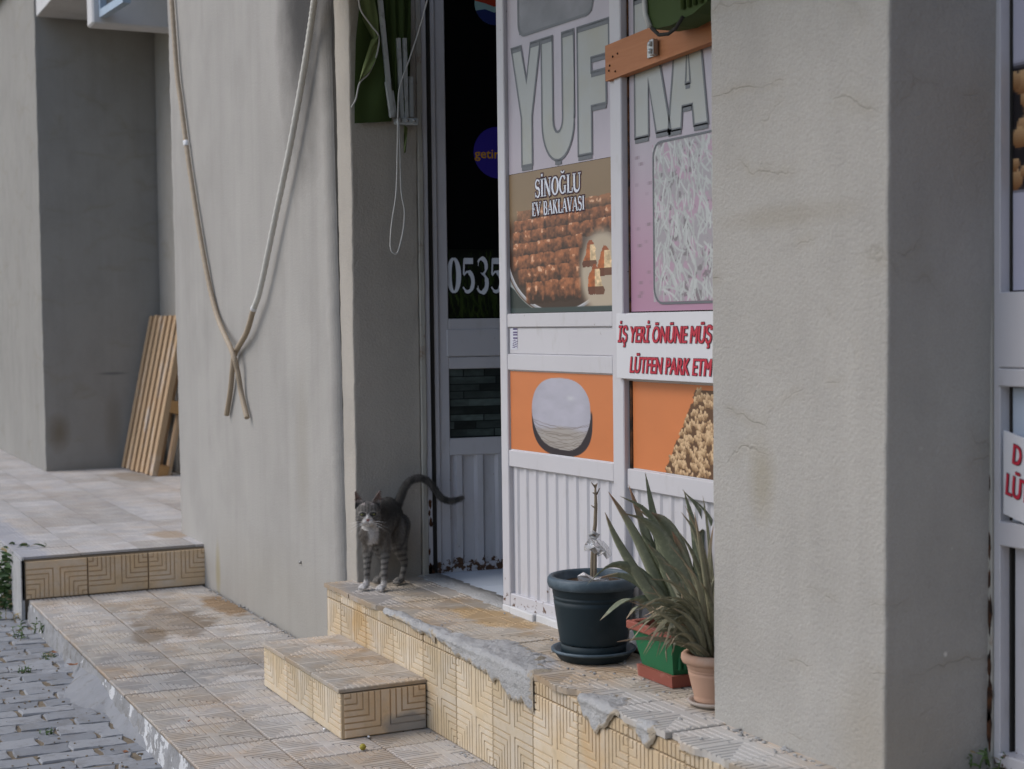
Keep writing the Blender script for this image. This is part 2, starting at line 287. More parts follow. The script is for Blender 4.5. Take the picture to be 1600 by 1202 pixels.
t = NT('bag_plastic'); t.b.inputs['Transmission Weight'].default_value = 0.55; M['bag'] = t.out(t.mix(t.noise(30), (0.62, .62, .62), (.8, .8, .8)), 0.35, t.bump(t.noise(60, detail=5), .6, .006), .5)
def leaf_mat(name, a, b, tip):
    t = NT(name); u = t.attr('u')['Fac']; r = t.rand()
    c = t.mix(r, a, b); c = t.mix(t.math('MULTIPLY', t.ramp(t.noise(70, detail=5), .5, .72), .45), c, sc(b, 1.7))
    c = t.mix(t.ramp(t.math('ADD', u, t.math('MULTIPLY', t.math('SUBTRACT', r, .5), .25)), 0.80, 1.04), c, tip)
    return t.out(c, 0.5, t.bump(t.noise(90, detail=4), 0.2, .003), 0.4)
M['aloe'] = leaf_mat('aloe', (0.150, 0.172, 0.112), (0.235, 0.250, 0.170), (0.28, 0.16, 0.095))
M['aloe_thin'] = leaf_mat('aloe_thin', (0.14, 0.142, 0.088), (0.24, 0.225, 0.145), (0.34, 0.23, 0.15))
M['aloe_dry'] = plain('aloe_dry', (0.32, 0.13, 0.06), 0.7, 0.3, 30)
M['weed'] = leaf_mat('weed', (0.05, 0.10, 0.028), (0.095, 0.155, 0.045), (0.14, 0.17, 0.06))
M['weed_dry'] = plain('weed_dry', (0.33, 0.26, 0.14), 0.9, 0.3, 30)
M['dry_leaf'] = plain('dry_leaf', (0.24, 0.11, 0.055), 0.8, 0.3, 50)
M['olive_fruit'] = plain('olive_fruit', (0.32, 0.27, 0.04), 0.5, 0.2, 60)
M['conduit_beige'] = plain('conduit_beige', (0.36, 0.29, 0.21), 0.6, 0.15, 12, 0.1, 60, .3)
M['conduit_pale'] = plain('conduit_pale', (0.58, 0.57, 0.53), 0.55, 0.12, 12, 0.1, 60, .3)
M['tape'] = plain('tape', (0.72, 0.72, 0.72), 0.5, 0.05)
t = NT('interior_tile'); M['interior_tile'] = t.out(t.mix(t.noise(4), (0.58, 0.66, 0.76), (0.64, 0.71, 0.80)), 0.3, None, .4)
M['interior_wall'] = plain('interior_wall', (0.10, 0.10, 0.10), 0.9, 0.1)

def L(name, *a): pass
# ------------------------------------------------------------------ setting: ground, walkway, platform, step, landing
MB().box(-120, 120, -120, 120, -0.6, -0.1095).build('road', M['road'])['kind'] = 'structure'
road = bpy.data.objects['road']
TX, TY = 0.2915, 0.3045
def tile_mesh(name, mat, sx, sy, u0=0.0, u1=1.0, v0=0.0, v1=1.0, th=0.014, amp=0.0026, jag=None, rings=7):
    """relief tile, top at z = 0; (u0..u1, v0..v1) is the cut of the whole tile; x = u * sx, y = v * sy"""
    def lines(a, b):
        p = 0.5/rings; br = []
        for i in range(rings):
            for q in (0.03, 0.12, 0.22, 0.34): br.append((i+q)*p)
        br = br + [0.5] + [1-q for q in br]
        return np.array(sorted(set([a, a+0.012, b-0.012, b] + [q for q in br if a+0.013 < q < b-0.013])))
    us, vv = lines(u0, u1), lines(v0, v1)
    U, V = np.meshgrid(us, vv, indexing='ij')
    a = np.minimum(U, 1-U); b = np.minimum(V, 1-V); d = np.maximum(a, b)*2*rings
    fr = d - np.floor(d)
    h = np.interp(fr, [0, 0.03, 0.12, 0.22, 0.34, 1.0], [1, 0.95, 0.0, 0.0, 1, 1.0]); h = np.where(d > rings-0.15, 1, h)
    edge = (np.minimum(U-u0, u1-U) < 0.006) | (np.minimum(V-v0, v1-V) < 0.006)
    Z = h*amp - amp; Z = np.where(edge, -amp*0.9, Z); h = np.where(edge, 0.2, h)
    X, Y = (U-u0)*sx, (V-v0)*sy
    if jag is not None:
        J = jag(X); cut = Y < J; Y = np.where(cut, J, Y); 
    n, m = U.shape; vt = np.stack([X, Y, Z], -1).reshape(-1, 3).tolist(); idx = np.arange(n*m).reshape(n, m)
    f = [(int(idx[i, j]), int(idx[i+1, j]), int(idx[i+1, j+1]), int(idx[i, j+1])) for i in range(n-1) for j in range(m-1)]
    loop = list(idx[:, 0]) + list(idx[-1, 1:]) + list(idx[-2::-1, -1]) + list(idx[0, -2:0:-1])
    k = len(vt); vt += [(vt[q][0], vt[q][1], -th) for q in loop]
    f += [(int(loop[i]), k+i, k+(i+1) % len(loop), int(loop[(i+1) % len(loop)])) for i in range(len(loop))]
    me = bpy.data.meshes.new(name); me.from_pydata(vt, [], f); me.materials.append(mat)
    at = me.attributes.new('h', 'FLOAT', 'POINT'); at.data.foreach_set('value', np.concatenate([h.reshape(-1), np.zeros(len(loop))]).astype(np.float32))
    me.update(); return me
def put_tile(me, parent, loc, rot=(0, 0, 0)):
    o = link('tile', me, parent); o.location = (loc[0], loc[1], loc[2]); o.rotation_euler = rot; return o
def jit(a=0.0012): return random.uniform(-a, a)
# walkway
walk = MB().box(-8.23, 6, 1.222, 2.9, -0.4, -0.0165).build('walkway', M['concrete_body']); walk['kind'] = 'structure'
wt = [tile_mesh('tile_walk', M['tile_walk'], TX-0.006, TY-0.006, amp=.0044)]
xw = -5.785 - TX*8.3
x0s = [-8.225 + TX*i for i in range(18)]
for i, xx in enumerate(x0s):
    for j in range(3):
        put_tile(wt[0], walk, (xx+jit(), 1.212+j*TY+jit(), jit(0.001)), (jit(.004), jit(.004), jit(.003)))
# raised platform at the far end
PZ = 0.224
plat = MB().box(-40, -8.232, 1.19, 3.6, -0.4, PZ-0.0165).build('raised_platform', M['concrete_body']); plat['kind'] = 'structure'
pt = tile_mesh('tile_platform', M['tile_platform'], TX-0.003, TY-0.003, amp=0.0014)
for i in range(26):
    for j in range(6):
        xx, yy = -8.232-TX*(i+1), 1.178+j*TY
        if yy > 2.2 and xx > -8.9: continue
        if yy > 2.0 and xx < -13.2: continue
        put_tile(pt, plat, (xx+jit(), yy+jit(), PZ+jit(0.0008)))
pr = tile_mesh('tile_platform_riser', M['tile_riser_side'], 0.313, 0.36, 0, 1, 0.44, 0.98, th=0.012, amp=0.004)
pr2 = tile_mesh('tile_platform_riser_b', M['tile_riser_side'], 0.313, 0.36, 0, 1, 0.02, 0.56, th=0.012, amp=0.004)
for k in range(3):
    put_tile(pr if k else pr2, plat, (-8.219, 1.196+k*0.318, 0.004), (math.pi/2, 0, math.pi/2))
MB().box(-60, -8.2165, 1.172, 1.1895, -.15, PZ-.016).build('corner_strip', M['cement'], plat)
MB().box(-8.232, -8.2165, 1.178, 1.19, 0, PZ-.004).build('corner_strip', M['cement'], plat)
# entry step
SX0, SX1, SY, SZ = -5.77, -4.885, 1.723, 0.175
step = MB().box(SX0+.012, SX1-.012, SY+.012, 2.1, -0.3, SZ-0.0165).build('entry_step', M['concrete_body']); step['kind'] = 'structure'
st = tile_mesh('tile_step_top', M['tile_landing'], 0.292, 0.322, 0, 1, 0, 1.0, amp=.0040)
sf = tile_mesh('tile_step_front', M['tile_riser'], 0.292, 0.30, 0, 1, 0.46, 0.97, th=0.012, amp=0.0036)
ss = tile_mesh('tile_step_side', M['tile_riser_side'], 0.300, 0.30, 0, 1, 0.46, 0.97, th=0.012, amp=0.0042)
for k in range(3):
    put_tile(st, step, (SX0+k*0.296-.003, SY-.006, SZ+jit(.0008)), (0, 0, jit(.004)))
    put_tile(sf, step, (SX0+k*0.295, SY, 0.003), (math.pi/2, 0, 0))
put_tile(ss, step, (SX1, SY+.012, 0.003), (math.pi/2, 0, math.pi/2))
# landing in front of the shop
LZ, LY = 0.357, 2.040
land = MB().box(-5.93, -1.2, LY+.012, 2.56, -0.3, LZ-0.0165).build('landing', M['concrete_body']); land['kind'] = 'structure'
def jagged(seed, lo, hi):
    ph = [random.Random(seed+i).uniform(0, 6.28) for i in range(5)]
    return lambda X: lo + (hi-lo)*np.clip(0.5+0.4*np.sin(X*15+ph[0])+0.25*np.sin(X*37+ph[1])+0.10*np.sin(X*97+ph[2]), 0, 1)
broken = {2: (0.00, 0.035), 3: (0.02, 0.06), 4: (0.02, 0.06), 5: (0.02, 0.07), 6: (0.0, 0.02), 7: (0.0, 0.04), 8: (0.0, 0.02), 9: (0, .03)}
for k in range(16):
    xx = -5.935 + k*0.2915
    jg = jagged(k*11, *broken.get(k, (0.0, 0.006)))
    put_tile(tile_mesh('tile_landing', M['tile_landing'], 0.287, TY-.005, th=0.019, jag=jg, amp=.0040), land, (xx+jit(), LY-.012, LZ+jit(.002)), (jit(.006), jit(.004), 0))
    put_tile(tile_mesh('tile_landing_back', M['tile_landing'], 0.287, TY-.005, 0, 1, 0, 0.40, amp=.0040), land, (xx+jit(), LY-.012+TY, LZ+jit(.001)))
lf = tile_mesh('tile_landing_front', M['tile_riser'], 0.2785, 0.294, th=0.012, amp=0.0034)
ls = tile_mesh('tile_landing_strip', M['tile_riser'], 0.2785, 0.30, 0, 1, 0.0, 0.13, th=0.012, amp=0.003)
for k in range(-1, 16):
    xx = -5.765 + k*0.282
    if k == -1:
        put_tile(tile_mesh('tile_cut', M['tile_riser'], 0.2785, 0.294, 0.42, 1, 0, 1, th=.012, amp=.0034), land, (-5.932, LY, 0.002), (math.pi/2, 0, 0))
        put_tile(tile_mesh('tile_cut', M['tile_riser'], 0.2785, 0.30, 0.42, 1, 0, .13, th=.012, amp=.003), land, (-5.932, LY, 0.2985), (math.pi/2, 0, 0)); continue
    put_tile(lf, land, (xx+jit(), LY+jit(.001), 0.002), (math.pi/2, 0, 0))
    put_tile(ls, land, (xx+jit(), LY+jit(.001), 0.2985), (math.pi/2, 0, 0))
# cement repair smeared over the broken landing edge
def nz(x, y, s=0): return mnoise.fractal(Vector((x*9, y*9, s*5.3+.37)), 0.9, 2.1, 5)
def patch(xa, xb, topw, drop, seed, name='mortar_patch'):
    nx, ny = int((xb-xa)/0.008), 44; v = []; keep = {}
    es = []
    for i in range(nx+1):
        q = i/nx; xx = xa+(xb-xa)*q
        env = max(0.0, math.sin(math.pi*min(1, max(0, q))))**0.5
        tw = topw(q)*(1+0.45*nz(xx*1.2, 1, seed)+.12*nz(xx*6, 1, seed)); dr = drop(q)*(1+0.35*nz(xx*1.6, 5, seed+3)+.15*nz(xx*7, 2, seed))
        for j in range(ny+1):
            w = j/ny; s_ = -tw + (tw+dr)*w
            e = min((s_+tw)/0.03, (dr-s_)/0.010, q*nx/2.0, (1-q)*nx/2.0, 1.0); e = max(0, e)
            es.append(min((s_+tw)/0.05, (dr-s_)/0.03, q*nx/5.0, (1-q)*nx/5.0, 1.0))
            bulge = (0.004 + 0.006*nz(xx*1.2, s_*1.6, seed)+.0025*nz(xx*6, s_*6, seed+1))*e - 0.004*(1-e)
            r = 0.016
            if s_ < -r: p = (xx, LY-.010 - s_, LZ+bulge)
            elif s_ < r:
                a = (s_+r)/(2*r)*math.pi/2; p = (xx, LY-.010+r-(r+bulge)*math.sin(a), LZ-r+(r+bulge)*math.cos(a))
            else: p = (xx, LY-.008-bulge*.8, LZ - s_)
            v.append(p)
    f = [(i*(ny+1)+j, i*(ny+1)+j+1, (i+1)*(ny+1)+j+1, (i+1)*(ny+1)+j) for i in range(nx) for j in range(ny)]
    o = MB().add(v, f, True).build(name, M['cement_patch'], land); at = o.data.attributes.new('e', 'FLOAT', 'POINT'); at.data.foreach_set('value', es); return o
patch(-4.86, -4.06, lambda q: 0.05+0.14*math.exp(-((q-.62)/.3)**2), lambda q: 0.015+0.09*max(0, q-.05)**0.8, 1)
patch(-5.28, -4.80, lambda q: 0.035+.03*q, lambda q: 0.018+.02*q, 4)
patch(-3.78, -3.55, lambda q: 0.10*math.sin(math.pi*q)**.6, lambda q: 0.012+0.07*math.sin(math.pi*min(1, q*1.1)), 7)
patch(-3.47, -3.36, lambda q: 0.05, lambda q: 0.02+0.04*math.sin(math.pi*q), 9)
# rough cement strip at the door threshold and the pale broken tiles under the right door leaf
v = []; n = 60
for i in range(n+1):
    xx = -5.93 + 1.75*i/n
    for j, (dy, dz) in enumerate(((-0.055, -.006), (-0.04, .005), (0.0, .008), (0.05, .006), (0.06, -.01))):
        v.append((xx, 2.462+dy*(1+.4*nz(xx*3, j, 2))+.008*nz(xx*2, 1, 3), LZ+dz+.003*nz(xx*4, j*.3, 5)))
MB().add(v, [(i*5+j, (i+1)*5+j, (i+1)*5+j+1, i*5+j+1) for i in range(n) for j in range(4)], True).build('mortar_strip', M['cement'], land)
for i, (a, b, y0) in enumerate(((-5.04, -4.97, 2.405), (-4.97, -4.78, 2.400), (-4.78, -4.56, 2.41), (-4.55, -4.31, 2.415))):
    MB().box(a, b-.006, y0, 2.47, LZ-.01, LZ+0.022+.002*i, 0.004).build('threshold_block', M['render_white'], land)
# interior floor
ifl = MB().box(-6.4, -2.2, 2.5, 8, 0.1, LZ-.004).build('interior_floor', M['concrete_body']); ifl['kind'] = 'structure'
itm = MB().box(0, .326, 0, .326, -.006, 0, .001).mesh('interior_tile', M['interior_tile'])
for i in range(6):
    for j in range(5): link('tile', itm, ifl, (-6.17+.33*i, 2.505+.33*j, LZ+.003))
# kerb: crumbling mortar edge of the walkway, with white paint left on it
v = []; n = 400; m = 8
for i in range(n+1):
    xx = -8.2 + 5.2*i/n; chip = max(0, nz(xx*1.1, 3, 6)-.15)
    for j in range(m+1):
        q = j/m
        v.append((xx, 1.2075 - .016*q + .004*nz(xx*2, q*.6, 4)*(q > 0) + .012*chip*(1-q), -0.008 - .022*chip*(q == 0) - .112*q))
MB().add(v, [(i*(m+1)+j, i*(m+1)+j+1, (i+1)*(m+1)+j+1, (i+1)*(m+1)+j) for i in range(n) for j in range(m)], True).build('kerb_edge', M['kerb'], walk)
v = []; n = 120; m = 12
for i in range(n+1):
    xx = -7.3 + 2.2*i/n
    w_ = 0.01 + 0.125*math.exp(-((xx+6.4)/0.30)**2) + .035*math.exp(-((xx+5.75)/.22)**2) + .02*nz(xx*.8, 2, 5)
    for j in range(m+1):
        q = j/m; yy = 1.206 - max(.004, w_)*q
        top = -0.05 if abs(xx+6.4) < .3 else -.085
        v.append((xx, yy, (-0.030-.03*min(1, abs(xx+6.4)/.4))*(1-q) - .107*q + .004*nz(xx*1.2, yy*1.6, 3)))
MB().add(v, [(i*(m+1)+j, i*(m+1)+j+1, (i+1)*(m+1)+j+1, (i+1)*(m+1)+j) for i in range(n) for j in range(m)], True).build('cement_apron', M['cement_dark'], walk)
# road pavers, rows running across the street edge
def paver_mesh(seed):
    rr = random.Random(seed); hl, hw = 0.1015, 0.0578; z = 0.012
    out = []
    pts = [(-hl, -hw), (-hl*.45, -hw-.006), (0, -hw+.001), (hl*.45, -hw+.006), (hl, -hw), (hl+.005, 0), (hl, hw), (hl*.45, hw+.007), (0, hw-.001), (-hl*.45, hw-.007), (-hl, hw), (-hl+.005, 0)]
    pts = [(a+rr.uniform(-.005, .005), b+rr.uniform(-.005, .005)) for a, b in pts]; k = len(pts)
    e = [rr.uniform(.94, 1.0) for _ in pts]; tilt = rr.uniform(-.03, .03); t2 = rr.uniform(-.02, .02)
    v = [(b, a, -0.03) for a, b in pts] + [(b*.985*q, a*.992*q, z-.006+a*t2+b*tilt) for (a, b), q in zip(pts, e)] + [(b*.93*q, a*.955*q, z+a*t2+b*tilt) for (a, b), q in zip(pts, e)] + [(0, 0, z+.0015)]
    f = []
    for r_ in (0, 1): f += [(r_*k+i, r_*k+(i+1) % k, (r_+1)*k+(i+1) % k, (r_+1)*k+i) for i in range(k)]
    f += [(2*k+i, 2*k+(i+1) % k, 3*k) for i in range(k)]
    f = [tuple(reversed(q)) for q in f]
    return MB().add(v, f, False).mesh('paver', M['paver'])
pms = [paver_mesh(s) for s in range(8)]
cnt = 0
for i in range(42):
    xx = -9.3 + i*0.118
    for j in range(-1, 9):
        yy = 1.16 - j*0.206 - (0.103 if i % 2 else 0) + 0.02*math.sin(i*1.3)
        if yy < 0.20-0.13*(xx+5.5)*0 or yy > 1.27: continue
        if yy < -xx*0.105-.05: continue
        o = link('paver', random.choice(pms), road); o.location = (xx+jit(.006), yy+jit(.006), -0.1155+jit(.0022)); o.rotation_euler = (jit(.02), jit(.02), math.pi*(random.random() < .5)+jit(.018)); cnt += 1

def crumbs(name, spots, mat, parent):
    rr = random.Random(5); mb = MB()
    for (x, y, z, r) in spots:
        k = len(mb.v); mb.sphere((x, y, z), (r*rr.uniform(.7, 1.4), r*rr.uniform(.7, 1.3), r*.6), 5)
        for i in range(k, len(mb.v)): a = mb.v[i]; mb.v[i] = (a[0]+rr.uniform(-.3, .3)*r, a[1]+rr.uniform(-.3, .3)*r, a[2]+rr.uniform(-.2, .2)*r)
    mb.smooth = [False]*len(mb.smooth); mb.build(name, M[mat], parent)['kind'] = 'stuff'
rr = random.Random(9)
crumbs('mortar_crumbs', [(rr.uniform(-8.15, -5.9), 2.130-abs(rr.gauss(0, .022)), .002, rr.uniform(.0015, .0065)*(1 if rr.random() < .85 else 1.6)) for _ in range(130)] + [(rr.uniform(-4.85, -3.4), 2.028-abs(rr.gauss(0, .012)), .002, rr.uniform(.002, .006)) for _ in range(60)]
       + [(rr.uniform(-8.1, -4), rr.uniform(1.25, 2.05), .001, rr.uniform(.0015, .0035)) for _ in range(120)], 'cement', walk)
crumbs('mortar_crumbs', [(rr.uniform(-5.0, -2.7), rr.uniform(2.06, 2.42), LZ+.001, rr.uniform(.002, .006)) for _ in range(110)] + [(rr.uniform(-3.4, -2.7), 2.21-abs(rr.gauss(0, .012)), LZ, rr.uniform(.002, .007)) for _ in range(50)], 'cement', land)
crumbs('grit', [(rr.uniform(-8.3, -4.9), rr.uniform(.6, 1.2), -.100, rr.uniform(.002, .006)) for _ in range(220)], 'road', road)
# ------------------------------------------------------------------ walls and pillars
def pillar(name, x0, x1, y0, y1, z0, z1, mat, label, cat='pillar', lean=(0, 0), rad=0.006, jx=0.0022, group=None, rr=None, kind='thing'):
    """plastered block with softly uneven arrises; lean = x shift per metre of height of the left and right edge; rr = radius of the right arris"""
    n = max(4, int((z1-z0)/0.035)); v = []; rnd = random.Random(sum(map(ord, name)) % 999 + int(x0*100))
    wob = [[0]*(n+1) for _ in range(4)]
    for c in range(4):
        a = 0
        for i in range(n+1): a = a*0.6 + rnd.uniform(-jx, jx); wob[c][i] = a
    r2 = rr or rad; ring = []
    def corner(cx, cy, r, a0, m):
        return [(cx + r*math.cos(a0+math.pi/2*k/m), cy + r*math.sin(a0+math.pi/2*k/m)) for k in range(m+1)]
    base = []
    m2 = 8 if rr else 2
    base += [(p, 0) for p in corner(x0+rad, y0+rad, rad, math.pi, 2)]
    base += [(p, 1) for p in corner(x1-r2, y0+r2, r2, 1.5*math.pi, m2)]
    base += [(p, 2) for p in corner(x1-rad, y1-rad, rad, 0, 2)] + [(p, 3) for p in corner(x0+rad, y1-rad, rad, math.pi/2, 2)]
    full = []
    for i, (p, c) in enumerate(base):
        full.append((p, c, 1.0)); q, c2 = base[(i+1) % len(base)]
        if c2 != c:
            d = math.hypot(q[0]-p[0], q[1]-p[1]); w = min(0.02, d*.3)/d
            full += [((p[0]+(q[0]-p[0])*w, p[1]+(q[1]-p[1])*w), c, 0.0), ((q[0]+(p[0]-q[0])*w, q[1]+(p[1]-q[1])*w), c2, 0.0)]
    base = full; k = len(base)
    for i in range(n+1):
        z = z0+(z1-z0)*i/n
        for (px, py), c, kw in base:
            sh = (lean[0] if c in (0, 3) else lean[1])*(z-0.4)
            v.append((px+sh+wob[c][i]*kw, py+wob[c][i]*0.7*kw, z))
    f = [(i*k+j, i*k+(j+1) % k, (i+1)*k+(j+1) % k, (i+1)*k+j) for i in range(n) for j in range(k)] + [tuple(range(n*k, (n+1)*k))]
    o = MB().add([(a-(x0+x1)/2, b-(y0+y1)/2, c-z0) for a, b, c in v], f).build(name, mat); o.location = ((x0+x1)/2, (y0+y1)/2, z0)
    for p in o.data.polygons: p.use_smooth = False
    return tag(o, label, cat, group, kind)
ZT = 4.4
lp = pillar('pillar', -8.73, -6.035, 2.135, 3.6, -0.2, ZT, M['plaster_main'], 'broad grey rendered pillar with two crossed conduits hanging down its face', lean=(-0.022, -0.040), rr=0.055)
def keep_parent(o, p):
    o.parent = p; o.location = (o.location[0]-p.location[0], o.location[1]-p.location[1], o.location[2]-p.location[2])
gap = MB().box(-6.12, -5.93, 2.17, 2.32, LZ-.02, ZT).build('recessed_joint', M['dark_gap'], lp); keep_parent(gap, lp)
jb = pillar('jamb', -5.992, -5.868, 2.148, 2.437, LZ-.02, ZT, M['plaster_jamb'], None, None, lean=(-.02, 0.006), kind=None, rad=.007, jx=.0016); keep_parent(jb, lp)
jl = pillar('jamb_lip', -6.05, -5.858, 2.438, 2.462, LZ-.02, ZT, M['frame_olive'], None, None, kind=None, jx=.001, rad=.004); keep_parent(jl, lp)
rp = pillar('pillar', -3.372, -2.69, 2.22, 3.2, LZ-.06, ZT, M['plaster_right'], 'cracked grey rendered pillar right of the potted plants, nearest the camera', lean=(0.004, 0.014), rad=0.007, jx=.0009)
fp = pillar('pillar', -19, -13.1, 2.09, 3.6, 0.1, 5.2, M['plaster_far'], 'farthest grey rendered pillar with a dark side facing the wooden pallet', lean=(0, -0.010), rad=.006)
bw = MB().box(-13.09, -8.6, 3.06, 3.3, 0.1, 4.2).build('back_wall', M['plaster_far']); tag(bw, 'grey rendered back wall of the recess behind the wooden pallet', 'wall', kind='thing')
# ceiling slab of the recess and the white beam in front of it
MB().box(-13.095, -8.75, 2.10, 3.3, 3.95, 4.3, .004).build('ceiling_slab', M['render_white'])['kind'] = 'structure'
bx = -10.4
pA = ptX(140, 43, bx-.18); pB = ptX(148, 37, bx)
beam = MB().box(bx-.18, bx, pB[1]-.015, 3.2, pB[2], pB[2]+.9, 0.012).build('beam', M['render_white']); tag(beam, 'white painted box beam above the recess with the pallet', 'beam', kind='thing')
# blue metal frame bracket fixed on the beam
q0, q1, q2 = ptX(161, 22, bx+.02), ptX(198, -2, bx+.75), ptX(157, -20, bx+.02)
bf = empty('metal_bracket', tuple(q0), 'blue grey metal bracket on the white beam at the top', 'bracket')
def seg(a, b, w, h, mat, name, parent, org):
    a, b = Vector(a)-Vector(org), Vector(b)-Vector(org)
    m_ = MB().tube([a, b], [w, w], 4); m_.smooth = [False]*len(m_.smooth); return m_.build(name, mat, parent)
seg(q0, q1, .035, .03, M['blue_metal'], 'lower_rail', bf, q0); seg(q0, q2+np.array([0, 0, .3]), .03, .03, M['blue_metal'], 'upright', bf, q0)

# building body behind and above: dark shop interior shell and the storey over the shop front
shell = MB()
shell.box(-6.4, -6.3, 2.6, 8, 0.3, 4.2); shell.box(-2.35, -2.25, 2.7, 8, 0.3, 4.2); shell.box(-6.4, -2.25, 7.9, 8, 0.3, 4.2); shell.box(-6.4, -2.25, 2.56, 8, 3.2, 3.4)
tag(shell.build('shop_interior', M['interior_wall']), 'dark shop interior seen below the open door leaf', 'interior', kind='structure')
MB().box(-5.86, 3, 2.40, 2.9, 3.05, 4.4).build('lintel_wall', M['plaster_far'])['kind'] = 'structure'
MB().box(-6.0, -2.45, 1.45, 2.13, 2.88, 2.96, .01).build('shade_slab', M['plaster_far'])['kind'] = 'structure'  # unseen slab added to shade the upper part of the shop front
MB().box(11, 19, -9, 9, -.1, 6.5).build('bounce_building', M['tile_far'])['kind'] = 'structure'  # unseen beige block added to warm the fill light on side faces
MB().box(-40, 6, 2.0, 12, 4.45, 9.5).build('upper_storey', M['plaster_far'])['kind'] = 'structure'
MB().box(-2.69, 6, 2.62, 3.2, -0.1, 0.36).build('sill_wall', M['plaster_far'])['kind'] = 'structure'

# ------------------------------------------------------------------ door leaves, windows
LOCALBOX = lambda *a, bev=0.0025: MB().box(*a, bev)
def bar(par, name, x0, x1, z0, z1, y0=-0.02, y1=0.02, mat='white_metal', bev=0.003): return MB().box(x0, x1, y0, y1, z0, z1, bev).build(name, M[mat], par)
def corrugated(par, x0, x1, z0, z1, pitch, depth, y=0.0, ph=0.0, name='corrugated_panel'):
    prof = []; x = x0 - ph
    while x < x1+pitch:
        prof += [(x, 0), (x+.50*pitch, 0), (x+.62*pitch, -depth), (x+.88*pitch, -depth)]; x += pitch
    prof = [(min(max(a, x0), x1), b) for a, b in prof]; pr = [prof[0]]
    for p in prof:
        if p[0] > pr[-1][0]+1e-5: pr.append(p)
    n = len(pr); v = [(a, y+b, z0) for a, b in pr]+[(a, y+b, z1) for a, b in pr]
    v += [(a, y+b+.004, z0) for a, b in pr]+[(a, y+b+.004, z1) for a, b in pr]
    f = [(i, i+1, n+i+1, n+i) for i in range(n-1)] + [(2*n+i+1, 2*n+i, 3*n+i, 3*n+i+1) for i in range(n-1)] + [(i, 2*n+i, 2*n+i+1, i+1) for i in range(n-1)]
    return MB().add(v, f).build(name, M['white_metal'], par)
def raster(par, name, x0, x1, z0, z1, nx, ny, fn, y, mat='print'):
    """flat printed sheet: fn(U, V) -> (ny, nx, 3) sRGB 0..255 with V = 0 at the top"""
    U, V = np.meshgrid((np.arange(nx)+.5)/nx, (np.arange(ny)+.5)/ny)
    img = np.clip(fn(U, V)/255.0, 0, 1); lin = np.where(img <= 0.04045, img/12.92, ((img+0.055)/1.055)**2.4)
    gx, gz = np.meshgrid(np.linspace(x0, x1, nx+1), np.linspace(z1, z0, ny+1))
    co = np.stack([gx, np.full_like(gx, y), gz], -1).reshape(-1, 3)
    i = np.arange(ny)[:, None]*(nx+1)+np.arange(nx)[None, :]
    F = np.stack([i, i+nx+1, i+nx+2, i+1], -1).reshape(-1, 4)
    me = bpy.data.meshes.new(name); me.vertices.add(len(co)); me.vertices.foreach_set('co', co.astype(np.float32).ravel())
    me.loops.add(F.size); me.loops.foreach_set('vertex_index', F.astype(np.int32).ravel())
    me.polygons.add(len(F)); me.polygons.foreach_set('loop_start', (np.arange(len(F))*4).astype(np.int32))
    me.update(calc_edges=True)
    at = me.attributes.new('ink', 'FLOAT_COLOR', 'FACE'); rgba = np.ones((len(F), 4), np.float32); rgba[:, :3] = lin.reshape(-1, 3)
    at.data.foreach_set('color', rgba.ravel()); me.materials.append(M[mat]); me.validate(); me.update()
    return link(name, me, par)
def vnoise(U, V, s, seed=0, oct=4, ax=1.0):
    r = np.random.default_rng(seed); out = np.zeros_like(U); amp = 1; tot = 0
    for o in range(oct):
        g = r.random((80, 80)); x, y = (U*s*ax) % 79, (V*s) % 79; xi, yi = x.astype(int), y.astype(int); fx, fy = x-xi, y-yi
        fx, fy = fx*fx*(3-2*fx), fy*fy*(3-2*fy)
        out += amp*(g[yi, xi]*(1-fx)*(1-fy)+g[yi, xi+1]*fx*(1-fy)+g[yi+1, xi]*(1-fx)*fy+g[yi+1, xi+1]*fx*fy); tot += amp; amp *= .5; s *= 2
    return out/tot
def over(img, mask, col):
    m = np.clip(mask, 0, 1)[..., None]; return img*(1-m)+np.asarray(col, float)*m
def sm(a, b, x): q = np.clip((x-a)/(b-a), 0, 1); return q*q*(3-2*q)
# ---- lettering
def flat(par, name, polys, y, mat, d=0.0006):
    """polys: filled outlines (x, z) facing -y, triangulated"""
    bm = bmesh.new()
    for P in polys:
        vs_ = [bm.verts.new((a, y, b)) for a, b in P]
        try:
            fc = bm.faces.new(vs_)
        except ValueError: continue
    bm.normal_update()
    for fc in bm.faces:
        if fc.normal.y > 0: fc.normal_flip()
    bmesh.ops.triangulate(bm, faces=bm.faces[:])
    me = bpy.data.meshes.new(name); bm.to_mesh(me); bm.free(); me.materials.append(M[mat]); return link(name, me, par)
def ribbon(path, w, closed=False):
    """quads along a polyline, w = width or list of widths"""
    P = [Vector((a, b)) for a, b in path]; n = len(P); Wd = list(np.interp(np.linspace(0, 1, n), np.linspace(0, 1, len(w)), w)) if hasattr(w, '__len__') else [w]*n; Ls, Rs = [], []
    for i in range(n):
        if closed: a, b = P[i-1], P[(i+1) % n]
        else: a, b = P[max(i-1, 0)], P[min(i+1, n-1)]
        d0 = (P[i]-a).normalized() if (P[i]-a).length > 1e-9 else (b-P[i]).normalized(); d1 = (b-P[i]).normalized() if (b-P[i]).length > 1e-9 else d0
        t = (d0+d1).normalized() if (d0+d1).length > 1e-6 else d1
        nn = Vector((-t.y, t.x)); c = max(0.35, nn.dot(Vector((-d1.y, d1.x)))); k = Wd[i]/2/c
        Ls.append(P[i]+nn*k); Rs.append(P[i]-nn*k)
    m = n if closed else n-1
    return [[tuple(Ls[i]), tuple(Ls[(i+1) % n]), tuple(Rs[(i+1) % n]), tuple(Rs[i])] for i in range(m)]
